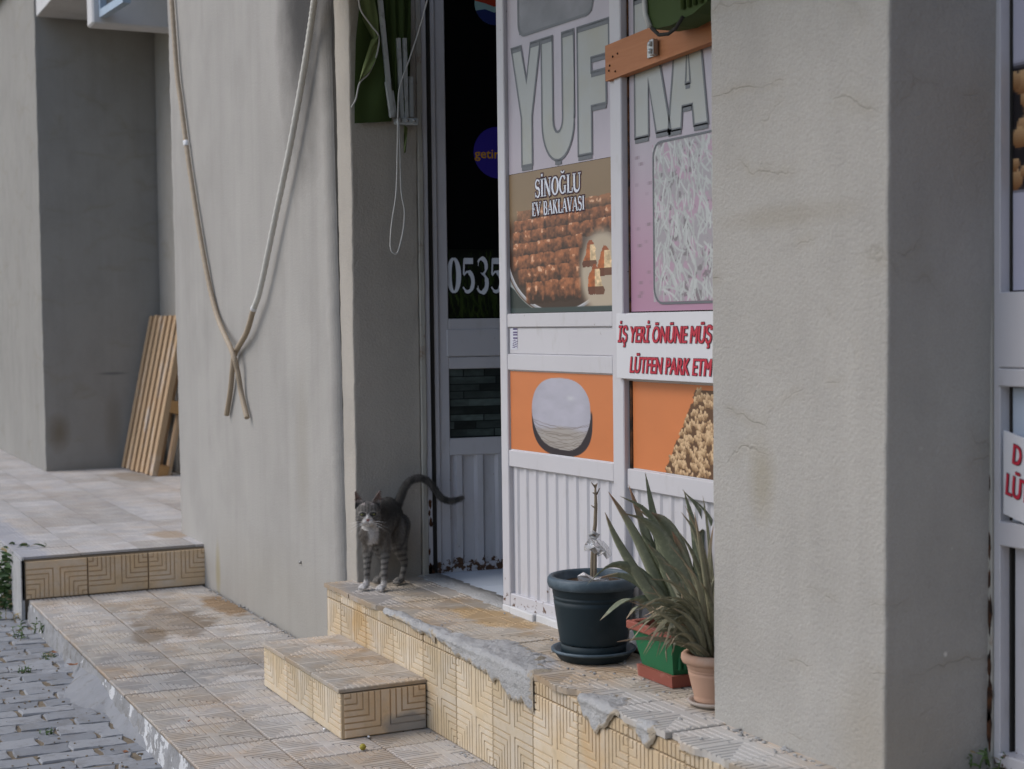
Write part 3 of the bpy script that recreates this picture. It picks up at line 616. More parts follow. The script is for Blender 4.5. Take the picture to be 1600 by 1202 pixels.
def arc(cx, cy, rx, ry, a0, a1, n=12): return [(cx+rx*math.cos(math.radians(a0+(a1-a0)*i/n)), cy+ry*math.sin(math.radians(a0+(a1-a0)*i/n))) for i in range(n+1)]
def strokes(ch):
    """serif capitals as (path, widths); cap height 1; returns strokes and advance"""
    T, t = .17, .07
    ser = lambda x, y, w=.26: ([(x-w/2, y), (x+w/2, y)], .06)
    S = {
     'I': ([([(.16, 0), (.16, 1)], T), ser(.16, .03), ser(.16, .97)], .34),
     'N': ([([(.12, 0), (.12, 1)], t), ([(.12, 1), (.62, 0)], T), ([(.62, 0), (.62, 1)], t), ser(.12, .97, .24), ser(.12, .03, .24), ser(.62, .97, .24)], .78),
     'L': ([([(.16, 0), (.16, 1)], T), ser(.16, .97), ([(.04, .03), (.54, .03)], .07), ([(.54, .0), (.56, .26)], .07)], .60),
     'E': ([([(.16, 0), (.16, 1)], T), ([(.04, .03), (.54, .03)], .07), ([(.04, .97), (.52, .97)], .07), ([(.16, .52), (.40, .52)], .07), ([(.40, .40), (.40, .64)], .05), ([(.53, 0), (.56, .25)], .06), ([(.52, 1), (.53, .76)], .06)], .62),
     'U': ([([(.14, 1), (.14, .35)] + arc(.39, .30, .25, .27, 170, 360, 10) + [(.64, 1)], [T]*7+[.11]*3+[t]*3), ser(.14, .97), ser(.64, .97, .22)], .80),
     'O': ([(arc(.36, .5, .28, .47, 90, 450, 28), [.07+.11*abs(math.cos(math.radians(90+360*i/28))) for i in range(29)])], .74),
     'V': ([([(.08, 1), (.36, .02)], T), ([(.36, .02), (.64, 1)], t), ser(.10, .97), ser(.62, .97, .22)], .72),
     'A': ([([(.36, .98), (.08, 0)], t), ([(.36, .98), (.64, 0)], T), ([(.18, .33), (.54, .33)], .06), ser(.09, .03, .22), ser(.63, .03)], .74),
     'K': ([([(.16, 0), (.16, 1)], T), ([(.58, 1), (.20, .48)], t), ([(.30, .60), (.62, 0)], T), ser(.16, .97), ser(.16, .03), ser(.60, .03, .22), ser(.56, .97, .22)], .74),
     'B': ([([(.16, 0), (.16, 1)], T), ([(.06, .97)] + [(.30, .97)] + arc(.32, .75, .18, .22, 90, -90, 8) + [(.16, .53)], [.06]*3+[.13]*6+[.06]*2), ([(.16, .53), (.32, .53)] + arc(.34, .28, .22, .25, 90, -90, 8) + [(.06, .03)], [.06]*3+[.14]*7+[.06])], .66),
     'S': ([(arc(.30, .74, .19, .23, 30, 250, 12)[:] + arc(.30, .27, .20, .25, 80, -150, 12), [.06]+[.08]*3+[.11]*6+[.15]*6+[.12]*6+[.07]*4), ([(.49, .72), (.49, .98)], .05), ([(.09, .02), (.09, .28)], .05)], .60),
     '0': ([(arc(.29, .5, .20, .46, 90, 450, 28), [.06+.15*abs(math.cos(math.radians(90+360*i/28))) for i in range(29)])], .60),
     '5': ([([(.12, .90), (.50, .90)], .17), ([(.13, .96), (.10, .52)], .07), ([(.10, .50)] + arc(.26, .32, .23, .28, 100, -120, 14), [.06]*3+[.15]*8+[.10]*3+[.09]*2), ([(.10, .10), (.14, .14)], .15)], .60),
     '3': ([(arc(.27, .75, .19, .22, 150, -80, 10) + arc(.26, .28, .22, .26, 80, -150, 12), [.07]*3+[.14]*5+[.07]*4+[.08]*2+[.16]*6+[.08]*4), ([(.10, .14), (.13, .15)], .13), ([(.11, .82), (.14, .82)], .12)], .60),
    }
    return S[ch]
def serif(par, text, x0, x1, zb, h, y, mat, omat=None, ow=0.01, name='lettering', slant=0.0):
    base = {'İ': 'I', 'Ğ': 'G'}; st, x = [], 0
    for ch in text:
        if ch == ' ': x += .35; continue
        k = base.get(ch, ch)
        if k == 'G':
            ss, adv = [(arc(.38, .5, .29, .47, 40, 320, 22), [.06+.11*abs(math.cos(math.radians(40+280*i/22))) for i in range(23)]), ([(.60, .05), (.60, .42)], .15), ([(.48, .42), (.72, .42)], .06), ([(.60, .74), (.60, .98)], .05)], .76
            ss.append((arc(.38, 1.30, .16, .15, 200, 340, 8), .08))
        else: ss, adv = strokes(k); ss = list(ss)
        if ch == 'İ': ss.append(([(.16, 1.13), (.16, 1.27)], .16))
        st += [([(a+x, b) for a, b in p], w) for p, w in ss]; x += adv
    sx = (x1-x0)/x
    def tr(o):
        out = []
        for p, w in st:
            ww = [q+o/h for q in w] if hasattr(w, '__len__') else w+o/h
            pp = p
            if o and len(p) == 2:
                d = Vector((p[1][0]-p[0][0], p[1][1]-p[0][1])).normalized()*o/h/2; pp = [(p[0][0]-d.x, p[0][1]-d.y), (p[1][0]+d.x, p[1][1]+d.y)]
            for q in ribbon(pp, ww): out.append([(x0+a*sx+slant*(b*h), zb+b*h) for a, b in q])
        return out
    if omat:
        pl = tr(ow); bmn = flat(par, name+'_outline', pl, y, omat)
    return flat(par, name, tr(0), y-.0008, mat)
def font_text(par, text, x0, zb, h, y, mat, width=None, shear=0.0, off=0.0, name='lettering'):
    cu = bpy.data.curves.new('t', 'FONT'); cu.body = text; cu.size = 1; cu.shear = shear; cu.offset = off; cu.fill_mode = 'FRONT'; cu.resolution_u = 3
    o = bpy.data.objects.new('t', cu); COL.objects.link(o); dg = bpy.context.evaluated_depsgraph_get(); dg.update()
    me = bpy.data.meshes.new_from_object(o.evaluated_get(dg)); bpy.data.objects.remove(o); bpy.data.curves.remove(cu)
    co = np.array([v.co[:] for v in me.vertices]); xs = co[:, 0]; cap = 0.73
    s = h/cap; sx = (width/(xs.max()-xs.min())) if width else s
    for v, c in zip(me.vertices, co): v.co = (x0+(c[0]-xs.min())*sx, y, zb+c[1]*s)
    me.materials.clear(); me.materials.append(M[mat]); me.update(); return link(name, me, par)
# ---- right leaf (YUF)
RL = empty('door_leaf', (-4.285, 2.48, 0), 'white metal door leaf with YUF lettering, baklava poster and orange panel', 'door', rz=math.radians(4))
bar(RL, 'stile', -0.752, -0.700, 0.378, 2.95, -.022, .018); bar(RL, 'stile', -0.022, 0.018, 0.378, 2.95, -.022, .018)
bar(RL, 'rail', -0.700, -0.022, 1.385, 1.434); bar(RL, 'rail', -0.700, -0.022, 1.232, 1.290, -.021); bar(RL, 'rail', -0.700, -0.022, 0.885, 0.945); bar(RL, 'rail', -0.7, -0.022, 0.378, 0.425, -.021)
bar(RL, 'rail', -0.700, -0.022, 2.86, 2.95)
bar(RL, 'panel', -0.700, -0.022, 1.290, 1.385, -.012, .01)
corrugated(RL, -0.700, -0.022, 0.425, 0.885, 0.066, 0.0065, -0.003, 0.02)
gp = bar(RL, 'glass_pane', -0.700, -0.022, 1.434, 2.86, -.004, .004, 'glass_dark', 0)
def lilac(U, V):
    g = np.ones(U.shape+(3,))*np.array([176., 170, 178]); n_ = vnoise(U, V, 6, 3)[..., None]
    g = g*(0.92+.14*n_); g = over(g, sm(.45, 0, V)*.5, (150, 146, 150)); g = over(g, sm(.6, 1, V)*.35, (180, 168, 178)); return g
PO = raster(RL, 'poster', -0.698, -0.024, 1.9305, 2.8, 60, 80, lilac, -0.0065)
def letter(par, outer, holes, y, lw=.009, band=.017):
    """block letter: pale fill, grey contour, thick grey band under and over the horizontal ends"""
    flat(par, 'letter_fill', [outer], y, 'vinyl_fill')
    pl = []
    for loop in [outer]+holes:
        pl += ribbon(loop, lw, True)
        n_ = len(loop)
        for i in range(n_):
            a, b = loop[i], loop[(i+1) % n_]
            if abs(a[1]-b[1]) < .25*abs(a[0]-b[0]): pl.append([a, b, (b[0], b[1]-band), (a[0], a[1]-band)])
    return flat(par, 'letter_outline', pl, y-.0007, 'vinyl_line')
U0 = -0.752
def uz(P): return [(U0+a, b) for a, b in P]
T0, B0 = 2.372, 1.952
letter(PO, uz([(.085, T0), (.150, T0), (.187, 2.245), (.218, T0), (.283, T0), (.222, 2.12), (.222, B0), (.150, B0), (.150, 2.12)]), [], -.0080)
letter(PO, uz([(.290, T0), (.362, T0), (.362, 2.09)] + arc(.393, 2.09, .031, .045, 180, 360, 8) + [(.424, T0), (.497, T0), (.497, 2.08)] + [(a, b) for a, b in arc(.3935, 2.085, .1035, .135, 0, -180, 16)]), [], -.0080)
letter(PO, uz([(.520, T0), (.708, T0), (.708, 2.262), (.603, 2.262), (.603, 2.215), (.690, 2.215), (.690, 2.105), (.603, 2.105), (.603, B0), (.520, B0)]), [], -.0080)
# dull window sheet above, rounded corners
rr_ = [(.135, 2.8)] + arc(.175, 2.452, .04, .045, 180, 270, 5) + arc(.575, 2.452, .04, .045, 270, 360, 5) + [(.615, 2.8)]
def dull(U, V):
    g = np.ones(U.shape+(3,))*np.array([112., 112, 116])*(0.8+.4*vnoise(U, V, 5, 9, 4)[..., None]); g = over(g, np.exp(-((U-.82)/.06)**2-((V-.72)/.05)**2)*.8, (185, 185, 180)); return g
flat(PO, 'print_border', ribbon(uz(rr_), .010), -.0084, 'vinyl_line')
dl = raster(PO, 'print_sheet', U0+.14, U0+.61, 2.412, 2.8, 60, 50, dull, -.0076)
# baklava poster
def baklava(U, V):
    X, Y = U*1.43, V          # width : height
    g = np.ones(U.shape+(3,))*np.array([134., 112, 84]); g *= (0.96+.08*vnoise(U, V, 5, 2)[..., None])
    g = over(g, sm(.28, .42, V)*.85, (72, 48, 34)); g = over(g, sm(.6, 1, V)*sm(.55, .9, U)*.7, (120, 110, 100))
    # tray
    d = np.hypot((X-.70)/.74, (Y-.56)/.44); low = sm(.42, .6, V)
    g = over(g, (sm(1.035, 1.015, d)*low), (150, 152, 156)); g = over(g, sm(.985, .965, d)*low, (58, 40, 30))
    g = over(g, sm(.015, 0, np.abs(d-.985))*low*.9, (205, 206, 208))
    rows = [(.30, .12, 1.45, .045, .15), (.375, .07, 1.45, .048, .16), (.455, .05, 1.42, .050, .17), (.54, .05, 1.02, .052, .175), (.635, .05, .98, .058, .18), (.735, .12, .98, .064, .19), (.85, .24, 1.0, .075, .20)]
    rnd = np.random.default_rng(5)
    for k, (yc, xa, xb, ry, wd) in enumerate(rows):
        n1, n2, n3 = vnoise(U, V, 9, 40+k, 3), vnoise(U, V, 30, 60+k, 3), vnoise(U, V, 60, 80+k, 2)
        yy = yc - .03*(X-.7) + .012*(n1-.5); ph = rnd.random()*6
        pos = X/wd + .35*(n1-.5) + ph; cell = np.floor(pos); fr = pos-cell; lump = np.sqrt(np.clip(1-(2*fr-1)**2, 0, 1))
        hgt = ry*1.04*(.90+.14*lump+.22*(n2-.5)); q = (Y-yy)/hgt
        m = sm(1.04, .94, np.abs(q))*sm(xa-.02, xa+.02, X)*sm(xb+.02, xb-.02, X)
        hsh = np.sin(cell*12.9898+k*7.1)*43758.5453; hsh = hsh-np.floor(hsh)
        sh = np.clip(.62-.55*q-.25*q*q + 1.1*(n2-.5)+.5*(n3-.5) - .24*sm(.14, .0, np.minimum(fr, 1-fr)) + .18*(hsh-.5), 0, 1)[..., None]
        base = np.array([48., 27, 16])*(1-sh)+np.array([168., 104, 66])*sh
        fade = 1.0 if k else .7
        g = g*(1-m[..., None]*fade)+base*m[..., None]*fade
        g = over(g, m*sm(.66, .76, n2+.25*(n3-.5))*sm(.1, -.3, q)*.75, (232, 190, 156))
    g = over(g, sm(1.1, .75, np.hypot((X-1.27)/.30, (Y-.74)/.30)), (176, 162, 142))
    for (x, y, s) in ((1.13, .60, 1.0), (1.31, .65, 1.1), (1.19, .77, 1.15)):
        hgt = .16*s; q = (Y-(y-hgt/2))/hgt; wv = .085*s*np.clip(q, 0, 1)**.6
        m = (np.abs(X-x+.03*(vnoise(U, V, 18, 17, 3)-.5)*2) < wv*(.75+.6*vnoise(U, V, 22, 19, 3))) & (q > .06*vnoise(U, V, 30, 2)) & (q < 1.05+.2*vnoise(U, V, 16, 4))
        nn_ = vnoise(U, V, 40, 3, 3)[..., None]
        c_ = np.where(((X-x) > -.01)[..., None], np.array([205., 178, 138]), np.array([168., 92, 46]))*(0.7+.6*nn_)
        g = np.where(m[..., None], c_, g); g = over(g, (m & (q > .86))*.85, (84, 44, 28)); g = over(g, (m & (q < .22))*.9, (140, 68, 34))
    torn = sm(.0, .012, V-.74-.55*U-.03*(vnoise(U, V, 14, 8, 2)-.5)*2)*sm(.40, .37, U)
    g = over(g, torn*sm(1.04, 1.05, d), (150, 156, 155)); g = over(g, sm(.0, .01, V-.80-.62*U)*sm(1.05, 1.06, d)*sm(.5, .45, U), (38, 48, 46)); g = over(g, sm(.96, .97, V), (52, 66, 66))
    return g
BP = raster(RL, 'poster', -0.698, -0.024, 1.436, 1.9290, 240, 200, baklava, -0.0066)
serif(BP, 'SİNOĞLU', U0+.235, U0+.535, 1.835, .062, -.0074, 'white_ink', 'dark_ink', .010)
serif(BP, 'EV BAKLAVASI', U0+.215, U0+.555, 1.772, .047, -.0074, 'white_ink', 'dark_ink', .009)
def yufka(U, V):
    X, Y = U*2.36, V; g = np.ones(U.shape+(3,))*np.array([197., 119, 72]); g *= (0.97+.06*vnoise(U, V, 4, 4)[..., None])
    cx, cy = 1.19, .50
    d2 = (np.abs((X-cx-.02)/.68)**2.6+np.abs((Y-cy-.05)/.46)**2.6); g = over(g, sm(1.04, .98, d2)*sm(.42, .5, V), (44, 38, 44))
    sh = np.where(Y < .5, 1.0, 1-.35*(Y-.5)); d = np.abs((X-cx)/(.665*sh))**2.5+np.abs((Y-cy)/(.44+.0*X))**2.5 + (.05+.22*sm(.75, .95, V))*(vnoise(U, V, 9, 5)-.5)
    m = sm(1.02, .97, d)[..., None]
    c_ = np.ones(U.shape+(3,))*np.array([172., 171, 182]); c_ = over(c_, sm(.62, .70, V+.05*np.abs(X-cx)*-1.5+.06*(vnoise(U, V, 6, 6)-.5)), (160, 154, 148))
    for k, q in enumerate((.665, .70, .735, .77, .80, .83, .86, .885, .91)): c_ = over(c_, sm(.011, 0, np.abs(V-q+.10*((X-cx)/.66)**2+.09*(vnoise(U, V, 6, 20+k, 3)-.5)))*(.25+.5*vnoise(U, V, 9, 50+k, 2)), (110, 100, 92))
    c_ = over(c_, np.exp(-((X-1.42)/.08)**2-((Y-.30)/.03)**2)*.6, (205, 208, 208)); c_ = over(c_, sm(.2, 1.0, ((X-cx)/.66)**2)*.25, (140, 138, 150))
    c_ *= (.94+.1*vnoise(U, V, 10, 7)[..., None])
    return g*(1-m)+c_*m
OP = raster(RL, 'poster', -0.698, -0.024, 0.948, 1.229, 190, 90, yufka, -0.0115)
bar(RL, 'backing_panel', -0.7, -0.022, .945, 1.232, -.011, .006, 'sign_white', 0)
def sticker(U, V):
    g = np.ones(U.shape+(3,))*np.array([196., 198, 206]); g = over(g, sm(.0, .02, U-.35)*sm(.55, .5, V)*(np.sin(V*45) > -.2), (82, 70, 112)); g = over(g, sm(.52, .55, V)*sm(.2, .22, U-.25+.2*V)*(np.sin(V*60+U*9) > .1)*sm(.95, .9, V), (96, 86, 120)); return g
raster(RL, 'sticker', U0+.062, U0+.112, 1.306, 1.382, 16, 26, sticker, -.0128)
# ---- mullion and fixed window (KA)
FW = empty('shop_window', (-4.235, 2.48, 0), 'fixed white shop window with KA lettering beside the door, behind the aloe', 'window')
ox = 4.235
bar(FW, 'stile', -0.032, 0.012, LZ, 2.95, -.03, .03)
for a, b, y0 in ((1.385, 1.428, -.02), (1.215, 1.30, -.021), (0.872, 0.935, -.02), (LZ, .42, -.02), (2.86, 2.95, -.02)): bar(FW, 'rail', 0.012, 0.95, a, b, y0)
bar(FW, 'panel', 0.012, 0.95, 1.30, 1.385, -.012, .01)
bar(FW, 'stile', 0.95, 1.0, LZ, 2.95, -.03, .03)
corrugated(FW, 0.012, 0.95, 0.42, 0.872, 0.066, 0.0065, -0.003, 0.01)
bar(FW, 'glass_pane', 0.012, 0.95, 1.428, 2.86, -.002, .006, 'glass_dark', 0)
bar(FW, 'backing_panel', 0.012, 0.95, .935, 1.215, -.004, .006, 'sign_white', 0)
bar(FW, 'rusty_gasket', 0.012, 0.026, .935, 1.215, -.010, .006, 'rust', .002); bar(FW, 'rusty_gasket', 0.012, 0.020, 1.428, 2.86, -.008, .006, 'rust', .002)
def pinkish(U, V):
    g = np.ones(U.shape+(3,))*np.array([172., 166, 174])*(0.93+.12*vnoise(U, V, 6, 13)[..., None]); g = over(g, sm(.55, 1, V), (166, 126, 148)); g = over(g, sm(.28, .0, V)*.35, (150, 148, 150))
    for k in range(14):
        r_ = np.random.default_rng(k); yy, xx = .62+.36*r_.random(), .03+.1*r_.random(); g = over(g, sm(.003, 0, np.abs(V-yy-.1*(U-xx)))*sm(.035, .0, np.abs(U-xx))*.7, (120, 104, 112))
    return g
P2 = raster(FW, 'poster', 0.022, 0.93, 1.432, 2.8, 90, 130, pinkish, -0.0045)
def xs(P): return [(-4.178+(a+4.178)*1.09+ox, b) for a, b in P]
T1, B1 = 2.400, 1.972
letter(P2, xs([(-4.178, T1), (-4.102, T1), (-4.102, 2.235), (-4.055, T1), (-3.985, T1), (-4.045, 2.20), (-3.985, B1+.004), (-4.062, B1+.004), (-4.103, 2.14), (-4.103, B1), (-4.178, B1)]), [], -.006)
letter(P2, xs([(-3.937, T1), (-3.858, T1), (-3.80, B1), (-3.868, B1), (-3.876, 2.035), (-3.925, 2.035), (-3.932, B1), (-3.998, B1)][::1]), [xs([(-3.908, 2.10), (-3.885, 2.10), (-3.897, 2.24)])], -.006)
flat(P2, 'print_border', ribbon(xs([(-3.55, 1.945)] + [(-4.04, 1.945)] + arc(-4.04, 1.90, .04, .045, 90, 180, 5) + arc(-4.035, 1.505, .045, .05, 180, 270, 5) + [(-3.55, 1.455)]), .007), -.0068, 'vinyl_line')
def kadayif(U, V):
    g = np.ones(U.shape+(3,))*np.array([152., 147, 151]); r_ = np.random.default_rng(3)
    g = over(g, sm(.5, .62, vnoise(U, V, 14, 31, 3)), (166, 140, 156)); g = over(g, sm(.60, .70, vnoise(U, V, 20, 33, 3))*.7, (104, 98, 101))
    for k in range(520):
        cx, cy, a, ln = r_.random(), r_.random(), r_.normal(1.45, .45), .03+.07*r_.random()
        ca, sa = math.cos(a), math.sin(a); dx, dy = (U-cx)*1.0, (V-cy)*1.0
        al, ac = dx*ca*0.55+dy*sa, -dx*sa*0.55+dy*ca*0.55
        cc = 158+26*r_.random(); g = over(g, sm(.0056, .0022, np.abs(ac+al*al*r_.normal(0, 2)))*sm(ln, ln*.8, np.abs(al))*.85, (cc, cc+4, cc+2))
    return g
raster(P2, 'print_sheet', -4.077+ox, -3.55+ox, 1.46, 1.941, 130, 170, kadayif, -.0056)
def manti(U, V):
    X, Y = U*1.9, V; g = np.ones(U.shape+(3,))*np.array([197., 119, 72])*(0.97+.06*vnoise(U, V, 4, 14)[..., None])
    m = sm(-.01, .02, X-(1.36-.70*V)-.05*(vnoise(U, V, 22, 9, 2)-.5)*2) * (V > .05)
    g = over(g, m, (92, 66, 46)); r_ = np.random.default_rng(8); pts = [(r_.uniform(0, 1.9), r_.uniform(.06, 1.0)) for _ in range(520)]; pts.sort(key=lambda p: p[1])
    for (x, y) in pts:
        if x < 1.38-.70*y: continue
        s = .032+.014*r_.random(); a = r_.random()*6.28; dx, dy = X-x, (Y-y); rr2 = np.hypot(dx, dy*1.1); th = np.arctan2(dy, dx)
        rad = s*(1+.38*np.cos(3*(th-a))); mm = sm(1.05, .9, rr2/rad); t_ = np.clip(.55-.6*dy/s+.4*dx/s*math.cos(a), 0, 1)[..., None]
        c_ = np.array([122., 92, 62])*(1-t_)+np.array([206., 176, 138])*t_
        g = g*(1-mm[..., None])+c_*mm[..., None]; g = over(g, sm(.4, .1, rr2/s)*.35, (110, 80, 54))
    return g
raster(FW, 'poster', 0.028, 0.56, .938, 1.212, 190, 110, manti, -.0052)
# ---- sign hanging over the fixed window
SG = empty('sign', (-4.236, 2.44, 1.222), 'white sign with red Turkish no parking lettering on the door mullion', 'sign')
MB().box(-0.005, 0.92, -0.004, 0.004, 0.0, 0.204, 0.001).build('board', M['sign_white'], SG)
def bold_text(par, text, x0, zb, h, y, width, shear, sx, so):
    for k, dx in enumerate(np.linspace(-sx-so, sx+so, 5)):
        for j, dz in enumerate((-so, so)): font_text(par, text, x0+dx, zb+dz, h, y-.00012*(k*2+j), 'dark_ink', width, shear, 0, 'lettering_outline')
    for k, dx in enumerate(np.linspace(-sx, sx, 4)): font_text(par, text, x0+dx, zb, h, y-.0016-.00012*k, 'red_ink', width, shear, 0)
bold_text(SG, 'İŞ YERİ ÖNÜNE MÜŞT', .008, .114, .052, -.0045, .572, .22, .0026, .0016)
bold_text(SG, 'LÜTFEN PARK ETM', .080, .020, .052, -.0045, .462, .22, .0026, .0016)
# ---- left leaf (opened inwards)
LL = empty('door_leaf', (-5.92, 2.515, 0), 'grey white door leaf opened inwards with 0535 digits on dark glass', 'door', rz=math.radians(83))
bar(LL, 'stile', 0.0, 0.068, .352, 2.95, -.02, .02); bar(LL, 'stile', -0.008, 0.022, .352, 2.95, -.032, -.0205)
bar(LL, 'stile', 0.74, 0.80, .352, 2.95)
bar(LL, 'rail', .068, .74, 1.375, 1.422); bar(LL, 'rail', .068, .74, 1.212, 1.262); bar(LL, 'rail', .068, .74, .850, .922); bar(LL, 'rail', .068, .74, .352, .395); bar(LL, 'rail', .068, .74, 2.86, 2.95)
bar(LL, 'lock_plate', .058, .74, 1.264, 1.378, -.026, .01, bev=.004)
bar(LL, 'glass_pane', .068, .74, 1.422, 2.86, -.004, .004, 'glass_dark', 0)
corrugated(LL, .068, .74, .395, .850, .092, .016, 0.0, 0.03)
def stonewall(U, V):
    g = np.ones(U.shape+(3,))*np.array([60., 66, 63]); r_ = np.random.default_rng(2); nrow = 9
    for k in range(nrow):
        y0, y1 = k/nrow, (k+1)/nrow; x = -.3*r_.random()
        while x < 1:
            w = .12+.2*r_.random(); c_ = 34+60*r_.random(); tint = np.array([c_*.92, c_*1.04, c_])
            m = (U >= x) & (U < x+w) & (V >= y0) & (V < y1); g = np.where(m[..., None], tint*(.7+.6*vnoise(U, V, 16, k)[..., None]), g)
            e = m & ((V > y1-.014) | (U > x+w-.006)); g = np.where(e[..., None], np.array([24., 28, 28]), g); x += w
    return g
raster(LL, 'poster', .070, .738, .924, 1.210, 130, 70, stonewall, -.006)
bar(LL, 'backing_panel', .068, .74, .922, 1.212, -.005, .006, 'glass_dark', 0)
def grassp(U, V):
    g = np.ones(U.shape+(3,))*np.array([16., 20, 14]); r_ = np.random.default_rng(4)
    for k in range(160):
        cx, cy, a, ln = r_.random(), .2+.9*r_.random(), r_.normal(1.5, .35), .2+.3*r_.random(); ca, sa = math.cos(a), math.sin(a); dx, dy = (U-cx)*2.6, V-cy
        al, ac = dx*ca+dy*sa, -dx*sa+dy*ca; c_ = r_.random(); g = over(g, sm(.02, .008, np.abs(ac+al*al*.6))*sm(ln, ln*.6, np.abs(al))*.8, (22+40*c_, 34+44*c_, 12+20*c_))
    return over(g, sm(.06, 0., V)*.6, (10, 10, 10))
GP = raster(LL, 'poster', .070, .738, 1.426, 1.712, 110, 60, grassp, -.0055)
serif(GP, '0535', .068, .318, 1.528, .150, -.0062, 'white_ink', 'black_ink', .014)
pr_ = flat(LL, 'sticker', [arc(.300, 2.118, .108, .108, 0, 360, 40)[:-1]], -.0056, 'purple_ink')
font_text(pr_, 'getir', .196, 2.094, .040, -.0064, 'yellow_ink', .108, 0.0, .012)
pz = arc(.29, 2.735, .085, .085, 0, 360, 40)[:-1]
rb = flat(LL, 'sticker', [pz], -.0056, 'pep_white')
flat(rb, 'red_half', [[p for p in arc(.29, 2.735, .085, .085, 8, 172, 20)] + [(.25, 2.738), (.29, 2.726), (.33, 2.735)]], -.0062, 'pep_red')
flat(rb, 'blue_half', [[p for p in arc(.29, 2.735, .085, .085, 200, 340, 20)] + [(.335, 2.712), (.29, 2.702), (.25, 2.714)]], -.0062, 'pep_blue')
# ---- metal door frame in the left reveal, rusty at the foot
DF = empty('door_frame', (-5.90, 2.48, LZ), 'olive white door frame post with rusty foot behind the cat', 'door frame')
MB().box(-.03, .034, -.017, .006, 0, 2.7, .003).build('post', M['white_metal'], DF); MB().box(-.03, .020, .006, .030, 0, 2.7, .003).build('gap_seal', M['dark_gap'], DF)
for (y, z, s) in ((-.012, .02, .022), (-.006, .30, .014), (-.012, .10, .010), (-.002, .015, .026), (-.004, .22, .016), (-.010, .26, .010)):
    P_ = [(y+s*.5*math.cos(a)*(0.7+.5*random.random()), z+s*1.5*math.sin(a)*(.6+.6*random.random())) for a in np.linspace(0, 6.28, 19)[:-1]]
    MB().add([(.0352, a, b) for a, b in P_], [tuple(range(18))]).build('rust_spot', M['rust'], DF)

# ------------------------------------------------------------------ right shop window
RY = 2.565
def rz(py): return ptY(1578, py, RY)[2]
RW = empty('shop_window', (-2.69, RY, 0), 'white shop window with mantı photograph, at the right edge beyond the cracked pillar', 'window')
RW['label'] = 'white shop window at the right edge, beyond the cracked pillar'
bar(RW, 'stile', 0.0155, 0.036, .37, 3.0, -.040, .02, 'white_metal', .002); bar(RW, 'rusty_post', 0.001, 0.015, .36, 3.0, -.046, .01, 'frame_olive', .002); bar(RW, 'gasket', 0.0365, .041, .37, 3.0, -.012, .01, 'dark_gap', 0)
for (a, b) in ((rz(603), rz(575)), (rz(574), rz(457)), (rz(850), rz(812)), (.37, rz(1172)), (2.9, 3.0)): bar(RW, 'rail', 0.030, 1.6, a, b, -.0415 if b-a > .05 else -.0435)
bar(RW, 'glass_pane', .0365, 1.6, rz(457), 2.9, -.004, .004, 'glass_dark', 0)
bar(RW, 'glass_pane', .0365, 1.6, rz(812), rz(603), -.004, .004, 'glass_dark', 0)
corrugated(RW, .037, 1.6, rz(1172), rz(850), .09, .014, -.006, -.012)
def chick(U, V):
    g = np.ones(U.shape+(3,))*np.array([188., 186, 200]); band = sm(.33, .36, V)*sm(.72, .70, V); g = over(g, band, (36, 32, 34))
    r_ = np.random.default_rng(6)
    for k in range(260):
        x, y = r_.random(), .30+.30*r_.random()+.1*r_.random(); s = .018+.014*r_.random(); rr2 = np.hypot(U-x, (V-y)*.9); t_ = np.clip(.5-(V-y)/s*.5, 0, 1)[..., None]
        mm = sm(1.05, .85, rr2/s)[..., None]; g = g*(1-mm)+(np.array([128., 84, 48])*(1-t_)+np.array([205., 168, 124])*t_)*mm
    return g
raster(RW, 'poster', .0415, 0.9, rz(457)+.004, rz(-80), 150, 130, chick, -.0065)
raster(RW, 'poster', .0415, 0.9, rz(812), rz(603)-.004, 4, 4, lambda U, V: np.ones(U.shape+(3,))*np.array([186., 196, 208]), -.0065)
s0, s1 = ptY(1569, 672, RY-.045), ptY(1570, 803, RY-.045)
S2 = empty('sign', tuple(s0), 'white tilted sign with red letters on the right edge shop window', 'sign')
hgt = s0[2]-s1[2]
sb = MB().box(0, .7, -.003, .003, -hgt, 0, .001).build('board', M['sign_white'], S2)
bold_text(S2, 'D', .031, -.066, .048, -.0035, .026, .15, .0018, .0012); bold_text(S2, 'LÜT', .010, -.142, .052, -.0035, .074, .15, .0018, .0012)
for ch in S2.children:
    for q in ch.data.vertices: q.co.z -= q.co.x*.24
for (zz_, s) in ((1.02, .012), (.88, .02), (.80, .016), (.72, .03), (.60, .024), (.52, .036), (.45, .03)):
    P_ = [(.009+s*.28*math.cos(a)*(.7+.5*random.random()), zz_+s*1.6*math.sin(a)*(.6+.6*random.random())) for a in np.linspace(0, 6.28, 19)[:-1]]
    MB().add([(a, -.0468, b) for a, b in P_], [tuple(range(17, -1, -1))]).build('rust_spot', M['rust'], RW)

